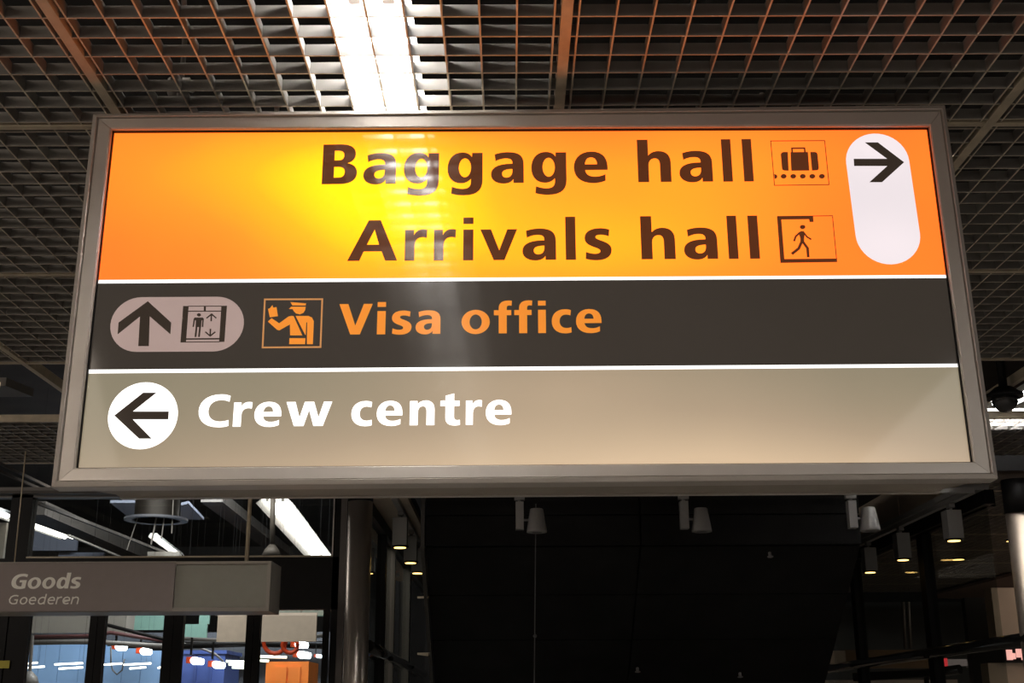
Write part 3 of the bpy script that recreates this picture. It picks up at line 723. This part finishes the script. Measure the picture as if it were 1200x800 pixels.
# ------------------------------------------------------------------ fascias either side of the stairwell
fr_ = thing('fascia', 'beige panelled fascia above the right lighting track', 'fascia', (3.3, 10, 3.03))
ys = [8.30, 8.93, 10.02, 11.11, 12.2, 13.3, 14.4]
for a_, b_ in zip(ys, ys[1:]): MB().box((3.22, a_ + .006, 3.07), (3.26, b_ - .006, ZC - .012)).build('fascia_panel', M_beige, fr_)
MB().box((3.12, 8.30, 3.0255), (3.30, 14.4, 3.066)).build('bottom_trim', M_spot, fr_)
MB().box((3.265, 8.30, 2.93), (3.33, 14.4, 3.028)).build('shadow_channel', M_black, fr_)  # black strip built in place of the shadow under the track
fl_ = thing('fascia', 'grey-brown soffit strip above the left lighting track beside the column', 'fascia', (-.95, 10, 3.03))
MB().box((-1.06, 8.36, 3.0255), (-.72, 14.4, 3.07)).build('soffit_strip', M_beige, fl_)
MB().box((-.86, 8.36, 3.07), (-.82, 14.4, ZC - .012)).build('fascia_panel', M_black, fl_)
struct(MB().box((-8, 9.10, ZC - .30), (3.2, 9.16, ZC - .012)).build('trim_1', M_black), 'black bulkhead closing the louvre ceiling', 'trim') if False else None

# ------------------------------------------------------------------ steel columns
def column(label, x, y, r, zh, mc=None):
    t = thing('column', label, 'column', (x, y, 0))
    MB().tube([(x, y, .0), (x, y, zh)], r, 32).build('steel_sleeve', mc or M_chrome, t, smooth=True)
    MB().tube([(x, y, zh), (x, y, 3.02)], r * 1.05, 32).build('dark_head', M_black, t, smooth=True)
p = at_y(419, 700, 8.30); column('brushed steel column right of the glass doors', p.x, 8.30, .083, 2.96)
MB0 = MB().box((p.x - .135, 8.33, 0), (p.x - .093, 8.42, 3.1)).build('trim_2', mat('dark_bronze_post', (.07, .06, .055), .4, .3)); struct(MB0, 'thin bronze edge post left of the steel column', 'trim')
p = at_y(1206, 700, 7.9); column('brushed steel column at the right edge of the picture', p.x, 7.9, .083, 2.80, mat('dull_steel', (.30, .245, .20), .42, .7))

# ------------------------------------------------------------------ glazed side partitions
def partition(nm, label, x, posts, y1, tube_r=.035):
    t = bpy.data.objects.new(nm, None); COL.objects.link(t); t.location = (x, 8.5, 0); t['_o'] = Vector((x, 8.5, 0)); struct(t, label, 'window')
    for (y, wd, m) in posts: MB().box((x - .04, y - wd / 2, 0), (x + .04, y + wd / 2, 2.93)).build('post', m, t)
    yy = [8.42] + [p_[0] for p_ in posts] + [y1]
    for a_, b_ in zip(yy, yy[1:]):
        MB().box((x - .006, a_ + .06, .05), (x + .006, b_ - .06, 2.93)).build('pane', M_glass, t)
    MB().box((x - .04, 8.42, 2.93), (x + .04, y1, 3.02)).build('top_rail', M_black, t)
    return t
tag(MB().box((2.98, 7.78, 3.06), (5.4, 8.22, 3.16)).build('beam', M_black), 'dark beam over the right steel column', 'beam')
tag(MB().box((-1.6, 8.1, 3.03), (-.9, 8.34, 3.1)).build('beam', M_black), 'dark beam over the left steel column', 'beam')
M_post2 = mat('grey_post', (.11, .10, .085), .45, .2)
partition('window_1', 'dark glazed partition running back from the left steel column', -1.02, [(9.75, .10, M_black), (10.55, .07, M_post2), (12.2, .16, M_post2)], 15)
partition('window_2', 'dark glazed partition running back from the right steel column', 3.34, [(9.85, .13, M_black), (11.9, .14, M_black)], 15)
for lab, x_ in (('black glossy handrail tube on the left glass partition', -.96), ('black glossy handrail tube on the right glass partition', 3.27)):
    M_hr = mat('glossy_black_tube', (.012, .012, .012), .15, 0, coat=.5)
    r_ = thing('handrail', lab, 'handrail', (x_, 11, 2.0))
    MB().tube([(x_, 8.46 if x_ < 0 else 7.2, 2.01), (x_, 9.5, 2.0), (x_, 14, 1.97)], .042, 16).build('tube', M_hr, r_, smooth=True)
    for yb in (9.75, 11.9): MB().box((x_ - .05, yb - .02, 1.96), (x_ + .05, yb + .02, 1.99)).build('bracket', M_black, r_)
r_ = thing('handrail', 'lower polished handrail tube behind the right black posts', 'handrail', (3.6, 12.6, 1.86))
MB().tube([at_y(1000, 793, 12.6), at_y(1085, 789, 12.3), at_y(1125, 784, 12.0)], .045, 14).build('tube', M_hr, r_, smooth=True)
p = at_y(1085, 789, 12.3); MB().tube([(p.x, p.y, 0), p], .025, 10).build('post', M_black, r_)
# ledges at left of escalator
for lab, y_ in (('small pale ledge beside the escalator edge, upper', 703), ('small pale ledge beside the escalator edge, lower', 769)):
    p = at_y(489, y_ - 2, 9.3); q = at_y(504, y_ + 2, 9.3)
    o = MB().slab([p, Vector((q.x, 9.3, p.z)), Vector((q.x, 9.05, p.z - .02))], (0, 0, .015)).build('wall_ledge', M_beige); tag(o, lab, 'ledge')

# ------------------------------------------------------------------ glass facade with doors (left)
YF = 9.25
def FX(px, py=690): return at_y(px, py, YF).x
def FZ(py, px=200): return at_y(px, py, YF).z
fac = bpy.data.objects.new('window_3', None); COL.objects.link(fac); fac.location = (-2.5, YF, 0); fac['_o'] = Vector((-2.5, YF, 0)); struct(fac, 'black steel glazed front with upper panes above the glass doors', 'window')
def fbox(nm, x0, x1, z0, z1, m=M_black, y0=-.04, y1=.06, par=fac): return MB().box((x0, YF + y0, z0), (x1, YF + y1, z1)).build(nm, m, par)
ZH0, ZH1 = FZ(715), FZ(654)         # door head beam
xR = FX(391, 650); xD = FX(379, 760)
xM0, xM1 = FX(10, 640), FX(35, 640)
fbox('transom', -8.8, FX(402), ZH0, ZH1)
fbox('transom', -8.8, FX(402), FZ(586) + .02, FZ(574) + .02, M_pipe)
fbox('mullion', xR, FX(406), 0, FZ(580) + .02)
fbox('mullion', xM0, xM1, ZH1, FZ(578) + .02)
fbox('mullion', FX(-190, 640), FX(-165, 640), ZH1, FZ(578) + .02)
fbox('pane', xM1, xR, ZH1, FZ(586) + .02, M_glass2, 0, .012)
fbox('pane', FX(-165, 640), xM0, ZH1, FZ(586) + .02, M_glass2, 0, .012)
MB().box((xR - .008, YF - .045, ZH1), (xR, YF - .035, FZ(586))).build('edge_bead', M_frame, fac)
MB().box((xM1, YF - .05, ZH1), (xR, YF - .04, ZH1 + .012)).build('edge_bead', M_rail, fac)
# doors
st = [(-60, 33), (104, 122), (191, 214), (288, 304.5), (378, 392)]
ns = []
for i in range(4):
    x0, x1 = FX(st[i][1], 760), FX(st[i + 1][0], 760)
    m0 = FX((st[i][0] + st[i][1]) / 2, 760) if i else FX(8, 760); m1 = FX((st[i + 1][0] + st[i + 1][1]) / 2, 760)
    d_ = bpy.data.objects.new('door_%d' % (i + 1), None); COL.objects.link(d_); c_ = Vector(((m0 + m1) / 2, YF, 0)); d_.location = c_; d_['_o'] = c_
    struct(d_, ['leftmost glass door under the word Goederen', 'second glass door from the left, showing the bright blue wall', 'third glass door, showing the deep blue box', 'rightmost glass door beside the steel column'][i], 'door')
    fbox('stile', m0 + .002, x0, 0.01, ZH0 - .003, M_black, -.03, .03, d_); fbox('stile', x1, m1 - .002, 0.01, ZH0 - .003, M_black, -.03, .03, d_)
    fbox('rail', x0, x1, 0.01, .25, M_black, -.03, .03, d_)
    fbox('pane', x0, x1, .25, ZH0 - .003, M_glass2, -.004, .008, d_)
fx = fbox('door_surround', FX(-60, 760), FX(8, 760) , 0, ZH0)
M_yel = mat('yellow_sticker', (.55, .48, .06), .6)
o = MB().box((FX(-4, 777), YF - .046, FZ(783, 7)), (FX(14, 777), YF - .042, FZ(774, 7))).build('sticker', M_yel); tag(o, 'small yellow sticker on the black door post at lower left', 'sticker')

# ------------------------------------------------------------------ depot behind the glass doors
def pbox(name, x0, y0, x1, y1, Y, dep, m, label=None, cat=None, parent=None, group=None):
    a, b = at_y(x0, y1, Y), at_y(x1, y0, Y)
    o = MB().box((a.x, Y, a.z), (b.x, Y + dep, b.z)).build(name, m, parent)
    if label: tag(o, label, cat, group)
    return o
M_blue = mat('sky_blue_panel', (.30, .50, .82), .35, 0, noise=.08, nscale=2)
M_blue2 = mat('deep_blue_panel', (.07, .12, .38), .4, 0, noise=.15, nscale=2)
M_or = mat('orange_panel', (.85, .22, .03), .5, 0, noise=.12, nscale=3)
M_green = mat('green_grey_sheet', (.15, .27, .23), .5, 0, noise=.1, nscale=3)
M_cream = mat('cream_board', (.78, .67, .57), .5, 0, noise=.05)
M_soft = mat('greige_soffit', (.20, .185, .16), .7, 0, noise=.12, nscale=3)
M_dgrey = mat('slate_wall', (.09, .10, .12), .6, 0, noise=.2, nscale=3)
M_red = mat('red_cable', (.75, .08, .02), .4)
M_bg = mat('blue_grey_plate', (.15, .165, .21), .5, 0)
YB = 15.5
bw = thing('partition_wall', 'bright blue panelled wall seen through the left glass doors', 'wall', at_y(110, 800, YB))
x = 18
cuts = [-60, 18, 45, 68, 92, 122, 143, 165, 200]
for a_, b_ in zip(cuts, cuts[1:]):
    y_t = 755 if a_ < 110 else 757 + (a_ - 122) * .12
    pa, pb = at_y(a_ + .25, 780, YB), at_y(b_ - .25, 780, YB); pb.z = at_y(a_, y_t, YB).z
    MB().box((pa.x, YB, 0.02), (pb.x, YB + .05, pb.z)).build('wall_panel', M_blue, bw)
db = thing('crate', 'deep blue box behind the third glass door', 'crate', at_y(238, 840, 14.6))
pa = at_y(212, 766, 14.6); pb = at_y(264, 766, 14.6)
MB().box((pa.x, 14.6, .02), (pb.x, 15.4, pa.z)).build('body', M_blue2, db)
MB().box((pa.x - .02, 14.58, pa.z), (pb.x + .02, 15.42, pa.z + .04)).build('lid', M_blue2, db)
for px in (228, 246):
    p = at_y(px, 800, 14.57); MB().box((p.x - .01, 14.57, .05), (p.x + .01, 14.6, pa.z - .05)).build('rib', M_blue2, db)
oc = thing('crate', 'orange cabinet behind the rightmost glass door', 'crate', at_y(340, 840, 14.0))
pa = at_y(312, 775, 14.0); pb = at_y(362, 775, 14.0)
MB().box((pa.x, 14.0, .02), (pb.x, 14.7, pa.z)).build('body', M_or, oc)
pa2 = at_y(322, 781, 13.98); pb2 = at_y(352, 781, 13.98)
MB().box((pa2.x, 13.98, .1), ((pa2.x + pb2.x) / 2 - .01, 14.0, pa2.z)).build('door', M_or, oc); MB().box(((pa2.x + pb2.x) / 2 + .01, 13.98, .1), (pb2.x, 14.0, pa2.z)).build('door', M_or, oc)
pbox('wall_back', 192, 748, 400, 900, 16.2, .08, M_dgrey); bpy.context.scene.objects[-1] if False else None
for o in COL.objects:
    if o.name.startswith('wall_back') and 'label' not in o: struct(o, 'slate grey back wall behind the glass doors', 'wall')
# beige soffit and pipes above the blue wall
pbox('soffit_beam', -60, 706, 150, 742, 13.8, .3, M_soft, 'greige ceiling beam above the bright blue wall', 'beam')
pbox('soffit_beam', 108, 740, 400, 752, 15.6, .2, M_dgrey, 'dark service beam over the blue boxes', 'beam')
for lab, pts_, r_, m_ in (('thin dark red pipe under the greige beam', [(20, 746.5), (105, 745), (130, 741), (200, 752)], .022, mat('dark_red_pipe', (.09, .03, .03), .5)),
                      ('grey pipe running above the bright blue wall', [(20, 753), (105, 751.5), (195, 757)], .028, M_pipe),
                      ('black service pipe slanting behind the second door', [(118, 730), (160, 741), (205, 752), (300, 756)], .02, M_black),
                      ('pale curved conduit behind the third glass door', [(215, 754), (235, 759), (252, 766), (262, 775)], .012, M_spot),
                      ('dark conduit bundle over the orange cabinet', [(215, 757), (290, 754), (380, 757)], .03, M_black),
                      ('grey conduit behind the cream boards', [(215, 748), (300, 752), (385, 744)], .02, M_pipe)):
    PY = {'thin d': 13.7, 'grey p': 13.55, 'black ': 13.4, 'pale c': 13.25, 'dark c': 13.1, 'grey c': 12.9}[lab[:6]]; P = [at_y(x_, y_, PY) for x_, y_ in pts_]
    o = MB().tube(P, r_, 10).build('pipe', m_, smooth=True); tag(o, lab, 'pipe')
P = [at_y(131 + 7 * math.sin(a) , 776 + 13 * -math.cos(a) * 1.0, 13.3) for a in [math.pi * .1 + i * math.pi * 1.8 / 14 for i in range(15)]]
P = [at_y(130, 758, 13.3), at_y(130, 776, 13.3), at_y(132, 785, 13.3), at_y(137, 790, 13.3), at_y(143, 785, 13.3), at_y(146, 772, 13.3)]
tag(MB().tube(P, .009, 8).build('cable', M_cable, smooth=True), 'dark cable loop hanging before the blue wall', 'cable')
t = thing('pendant_lamp', 'dark funnel-shaped pendant hanging before the blue wall at lower left', 'light', at_y(34, 800, 12.5))
MB().tube([at_y(38, 744, 12.5), at_y(35, 786, 12.5)], .018, 8).build('rod', M_pipe, t)
MB().tube([at_y(35, 786, 12.5), at_y(34, 793, 12.5), at_y(33, 806, 12.5)], [.02, .08, .11], 16).build('shade', M_pipe, t, smooth=True)
# green sheets
pbox('hanging_sheet', 150, 712, 196, 738, 14.8, .03, M_green, 'green hanging sheet above the second glass door view', 'sheet')
pbox('hanging_sheet', 214, 731, 243, 752, 14.2, .03, M_green, 'lower green hanging sheet behind the third glass door', 'sheet')
pbox('hanging_sheet', 233, 716, 246, 731, 14.6, .03, M_green, 'narrow green sheet beside the cream board', 'sheet')
gs = thing('hanging_sheet', 'wide green sheet above the right cream board', 'sheet', at_y(345, 730, 12.0))
for a_, b_ in ((300, 352.5), (353.5, 382)): pbox('sheet_panel', a_, 700, b_, 722, 12.0, .03, M_green, parent=gs)
pbox('hanging_board', 253.5, 717.5, 371.5, 751.8, 10.4, .03, M_cream, 'blank cream board hanging behind the third and fourth glass doors', 'board')
# red cable coils
for lab, cx_, cy_, r_ in (('large coil of red cable below the cream board', 322, 752, 13), ('smaller coil of red cable right of the large coil', 340, 755, 9)):
    P = [at_y(cx_ + r_ * math.cos(a), cy_ + r_ * math.sin(a) + .25 * i / 10, (11.6 if r_ > 10 else 11.2) - .004 * i) for i, a in enumerate([j * math.pi / 8 for j in range(49)])]
    tag(MB().tube(P, .018, 8).build('cable_coil', M_red, smooth=True), lab, 'cable')
# floodlights
M_fl = mat('floodlight_lens', (1, 1, 1), .3, 0, (.85, .93, 1), 8)
fls = [(142, 757, 'first white floodlight with red body over the bright blue wall'), (171, 762, 'second white floodlight with red body over the bright blue wall'), (231, 773, 'left white floodlight above the deep blue box'), (256, 777.5, 'right white floodlight above the deep blue box'), (353, 754, 'upper white floodlight right of the red coils'), (356, 766, 'lower white floodlight above the orange cabinet'), (374, 768, 'small floodlight beside the right door edge')]
for i, (px, py, lab) in enumerate(fls):
    p = at_y(px, py, 13.9 if px < 200 else 13.0 - .25 * (i % 3)); s_ = 1.0 if px < 370 else .5
    t = thing('floodlight', lab, 'light', p, 'floodlights in the depot')
    MB().box(p + Vector((-.11, .0, -.03)) * s_, p + Vector((-.04, .10, .03)) * s_).build('body', M_red, t)
    MB().tube([p + Vector((-.05, .03, 0)) * s_, p + Vector((-.02, -.02, -.01)) * s_, p + Vector((.07, -.05, -.02)) * s_], [.03 * s_, .038 * s_, .03 * s_], 14).build('lens', M_fl, t, smooth=True)
    MB().box(p + Vector((-.09, .05, .05)) * s_, p + Vector((-.07, .07, .22)) * s_).build('bracket', M_black, t)
# glowing tubes built for reflected white streaks low in the view
tl = [(27, 44, 777, 'shortest'), (30, 52, 781.5, 'lower'), (64, 97, 777.5, 'long'), (69, 97, 782.5, 'second lower'), (119, 143, 778, ''), (145, 177, 777.8, ''), (152, 171, 782.3, ''), (185, 192, 781.7, '')]
tlab = ['short white lamp tube low at the left edge of the blue wall', 'lower short white lamp tube at the left edge of the blue wall', 'long white lamp tube in front of the first blue wall view', 'lower long white lamp tube in front of the first blue wall view', 'left white lamp tube in front of the second blue wall view', 'long white lamp tube in front of the second blue wall view', 'lower white lamp tube in front of the second blue wall view', 'stub of white lamp tube at the right end of the blue wall']
for (a_, b_, y_, _), lab in zip(tl, tlab):
    YT = 12.8 if y_ < 780 else 12.55
    tag(MB().tube([at_y(a_, y_ + .8, YT), at_y(b_, y_ - .8, YT)], .009, 8).build('lamp_tube', M_tube2, smooth=True), lab, 'light', 'lamp tubes before the blue wall')
for (a_, b_, y_), lab in zip([(265, 289, 775), (268, 289, 778.5), (272, 289, 782), (304, 336, 769.5), (304, 315, 774)], ['top pale lamp tube left of the black door stile', 'middle pale lamp tube left of the black door stile', 'bottom pale lamp tube left of the black door stile', 'pale lamp tube crossing above the orange cabinet', 'short pale lamp tube left of the orange cabinet']):
    tag(MB().tube([at_y(a_, y_ - .4, 14.2 - (y_ - 769) * .04), at_y(b_, y_ + .4, 14.2 - (y_ - 769) * .04)], .015, 8).build('lamp_tube', mat('pale_lamp_tube', (1, 1, .9), .4, 0, (.95, 1, .82), 1.6), smooth=True), lab, 'light', 'pale lamp tubes before the slate wall')

# upper depot: luminaires, duct, trays seen through the upper panes
ZD = 3.75
def lum_px(label, pts, z, wid, tubes, m, **kw):
    a_, b_ = at_z(*pts[0], z), at_z(*pts[1], z); x_ = (a_.x + b_.x) / 2
    return luminaire(label, (a_.x, a_.y), (b_.x, b_.y), z, wid, tubes, m, **kw)
lum_px('bright twin-tube luminaire behind the upper pane at right, near the column', ((322, 585), (380, 656)), 3.62, .37, 2, M_tube2, hood=.07, trad=.035, seg=1.6)
lum_px('twin-tube luminaire at left behind the black mullion', ((-70, 576), (82, 630)), 3.7, .24, 2, M_tube2, hood=.05, trad=.02, seg=1.7)
lum_px('small distant tube luminaire behind the upper pane, left of centre', ((180, 628), (211, 651)), 3.55, .12, 1, M_tube2, hood=.04, trad=.018, seg=1.6)
# duct with ring flange
q = at_y(183, 610, 11.2)
du = thing('air_duct', 'round air duct with a pale ring flange behind the upper pane', 'duct', q)
M_duct = mat('dark_duct', (.03, .026, .023), .5, .2)
MB().tube([q + Vector((0, 0, .0)), q + Vector((0, 0, .8))], .20, 28, caps=False).build('duct_body', M_duct, du, smooth=True)
g = MB(); n = 36
for r0, r1 in ((.215, .285),):
    vs = []
    for z in (0, .02):
        for r_ in (r0, r1):
            for i in range(n): vs.append(q + Vector((r_ * math.cos(2 * math.pi * i / n), r_ * math.sin(2 * math.pi * i / n), z)))
    fs = []
    for i in range(n):
        j = (i + 1) % n
        fs += [(i, j, n + j, n + i), (2 * n + i, 3 * n + i, 3 * n + j, 2 * n + j), (n + i, n + j, 3 * n + j, 3 * n + i), (i, 2 * n + i, 2 * n + j, j)]
    g.add(vs, fs)
g.build('ring_flange', M_bg, du)
for i, (dx, r_) in enumerate(((-.24, .006), (.0, .008), (.10, .006), (.2, .006))):
    MB().tube([q + Vector((dx, -.1, .75)), q + Vector((dx * .6 + .05, -.1, .2)), q + Vector((dx * .9, -.1, -.28 + .05 * i))], r_, 6).build('hanging_wire', M_spot, du)
for lab, pts_ in (('blue-grey ceiling plate left of the round air duct', [(129, 589), (163, 589), (160, 612), (152, 607)]), ('blue-grey ceiling plate right of the round air duct', [(212, 592), (221, 590), (239, 609), (211, 608)])):
    P = [at_z(x_, y_, 3.72) for x_, y_ in pts_]
    tag(MB().slab(P, (0, 0, .03)).build('ceiling_plate', M_bg), lab, 'plate')
# trays / beams
def beam_px(label, pts, z, wd, h, m, nm='cable_tray', cat='tray'):
    a_, b_ = at_z(*pts[0], z), at_z(*pts[1], z); d = (b_ - a_).normalized(); s = d.cross(Vector((0, 0, 1))) * wd / 2
    o = MB().hexa([a_ - s, a_ + s, b_ + s, b_ - s] + [v + Vector((0, 0, h)) for v in (a_ - s, a_ + s, b_ + s, b_ - s)]).build(nm, m); tag(o, label, cat); return o
M_tray = mat('dusty_tray', (.065, .057, .05), .6, .1, noise=.15)
beam_px('long thin tray slanting behind the upper pane, top', ((44, 591), (215, 657)), 3.5, .035, .03, M_tray)
beam_px('wide brown duct slanting beside the left luminaire', ((36, 603), (175, 661)), 3.66, .30, .15, M_tray, 'flat_duct', 'duct')
beam_px('thin pale edge of the tray below the left luminaire', ((80, 628), (150, 657)), 3.45, .03, .02, M_soft)
beam_px('brown ceiling beam slanting down to the hanging rod', ((248, 588), (330, 650)), 3.9, .25, .12, M_duct if False else M_tray, 'flat_duct', 'duct')
pbox('soffit_panel', 34, 618, 92, 645, 17.0, .05, M_bg, 'pale blue-grey ceiling panel under the left luminaire', 'panel')
pbox('soffit_panel', 68, 647, 122, 654, 17.2, .05, M_bg, 'low pale blue-grey ceiling panel above the Goods sign', 'panel')
pbox('soffit_panel', -40, 612, 8, 655, 14.0, .05, M_soft, 'grey-beige panel behind the leftmost upper pane', 'panel')
pbox('soffit_panel', 172, 646, 211, 660, 14.8, .05, M_soft, 'pale greige panel under the small distant luminaire', 'panel')
pbox('crossbar', 210, 650.5, 330, 652.5, 12.2, .05, M_tray, 'thin horizontal bar low behind the upper pane', 'bar')
t = thing('pendant_lamp', 'slim grey pendant with a bell base in front of the bright twin-tube luminaire', 'light', at_y(318, 650, 10.2))
MB().tube([at_y(320, 575, 10.2), at_y(319, 640, 10.2)], .022, 10).build('rod', M_tray, t, smooth=True)
MB().tube([at_y(319, 638, 10.2), at_y(318.5, 644, 10.2), at_y(318, 652, 10.2)], [.025, .06, .085], 16).build('bell', M_tray, t, smooth=True)
for lab, x0, y0, x1, y1 in (('upper dark ledge beam between ceiling and glazed front at left', -60, 574, 160, 578.5), ):
    tag(pbox('ledge_beam', x0, y0, x1, y1, 9.1, .06, M_tray), lab, 'beam')
beam_px('thin tie bar slanting below the louvre edge at far left', ((-20, 545), (60, 580)), 3.25, .02, .02, M_tray, 'tie_bar', 'bar')
beam_px('second thin tie bar slanting below the louvre edge at far left', ((-20, 535), (70, 578)), 3.30, .015, .02, M_tray, 'tie_bar', 'bar')

# ------------------------------------------------------------------ right corridor beyond the partition
pbox('wall_right', 960, 704, 1300, 900, 21.0, .1, mat('dark_green_wall', (.045, .045, .04), .6, 0, noise=.2, nscale=2))
for o in COL.objects:
    if o.name.startswith('wall_right') and 'label' not in o: struct(o, 'dark wall at the far end of the right corridor', 'wall')
M_pinkb = mat('brown_soffit', (.24, .17, .14), .6, 0, noise=.2, nscale=1)
P = [at_z(x_, y_, 3.30) for x_, y_ in ((1083, 700), (1215, 667), (1215, 683), (1150, 703))]
tag(MB().slab(P, (0, 0, .04)).build('soffit_panel', M_pinkb), 'brown-pink sloping soffit at the far end of the right louvre ceiling', 'panel')
tag(pbox('wall_panel', 1168, 688, 1290, 747, 12.6, .2, M_beige), 'beige wall face beside the right steel column, above the handrail', 'wall')
tag(pbox('wall_panel', 1167, 776, 1290, 860, 12.4, .2, M_beige), 'grey-beige wall face below the handrail at lower right', 'wall')
tag(pbox('curtain', 1141, 700, 1167, 800, 13.2, .1, M_black), 'black vertical panel left of the beige wall at lower right', 'panel')
tag(pbox('notice_board', 992, 761, 1096, 783, 13.0, .06, mat('ochre_board', (.22, .13, .06), .6, 0, noise=.15, nscale=3)), 'ochre board behind the right black posts', 'board')
tag(pbox('notice_board', 973, 762, 991, 781, 13.0, .06, M_beige), 'small grey-beige board left of the ochre board', 'board')
tag(pbox('counter', 965, 796, 1122, 850, 13.4, .5, M_cream), 'pale counter at the lower edge behind the right black posts', 'counter')
lit = thing('display_case', 'small lit display with a red end behind the right partition', 'display', at_y(1120, 785, 14))
pbox('screen', 1103, 771, 1110, 781, 14, .1, mat('red_glow', (.3, .01, .01), .5, 0, (.9, .05, .06), .8), parent=lit)
pbox('casing', 1111, 772, 1133, 780, 14, .1, mat('dim_display', (.2, .18, .17), .5, 0, (.25, .2, .19), .4), parent=lit)
pbox('casing', 1136, 774, 1140, 782, 14, .1, M_spot, parent=lit)
dp = thing('lit_poster', 'small pink lit poster with dark shapes at the lower right edge', 'poster', at_y(1192, 770, 12.3))
pbox('backing', 1178, 758, 1230, 775, 12.35, .04, M_black, parent=dp)
M_pk = mat('pink_glow', (.3, .15, .12), .5, 0, (.85, .42, .36), 1.0)
for x0, x1, y0, y1 in ((1181, 1186, 761, 773), (1186.5, 1190, 765, 772), (1192, 1197, 760, 770), (1198, 1206, 762, 773)): pbox('lit_field', x0, y0, x1, y1, 12.33, .02, M_pk, parent=dp)
for px in (1058, 1064): tag(MB().tube([at_y(px, 705, 15), at_y(px + 3, 760, 15)], .02, 8).build('pipe', M_tray, smooth=True), 'faint vertical pipe on the dark far wall, %s of a pair' % ('left' if px == 1058 else 'right'), 'pipe')

HANG = ('air_duct', 'pendant_lamp', 'hanging_sheet', 'pipe', 'floodlight', 'hanging_board', 'lamp_tube', 'cable_coil', 'cable', 'ceiling_plate', 'cable_tray', 'flat_duct', 'soffit_panel', 'soffit_beam', 'crossbar', 'tie_bar', 'ledge_beam', 'strip_light', 'downlight', 'display_case', 'dome_camera', 'emergency_light', 'sprinkler_pipe')
TOPZ = ZC + 1.3
for o in list(COL.objects):
    if o.parent or '_o' not in o or o.name.split('.')[0] not in HANG: continue
    org = Vector(o['_o']); pts = []
    for c_ in ([o] if o.type == 'MESH' else [k for k in o.children if k.type == 'MESH']):
        pts += [v.co + org for v in c_.data.vertices]
    if not pts: continue
    lo, hi = min(pts, key=lambda v: (v.x, v.y)), max(pts, key=lambda v: (v.x, v.y))
    ends = [lo + (hi - lo) * k for k in (.1, .9)] if (hi - lo).length > .5 else [max(pts, key=lambda v: v.z)]
    if o.name.startswith('track'): ends = [lo + (hi - lo) * k for k in (.15, .85)]
    for e in ends:
        nearp = min(pts, key=lambda v: (v.x - e.x) ** 2 + (v.y - e.y) ** 2 - v.z * .01)
        b_ = Vector(nearp) + Vector((0, 0, -.004))
        MB().tube([b_, Vector((b_.x, b_.y, TOPZ))], .001, 3).build('hanging_wire', M_black, o)
for o in bpy.data.objects:
    if '_o' in o: del o['_o']
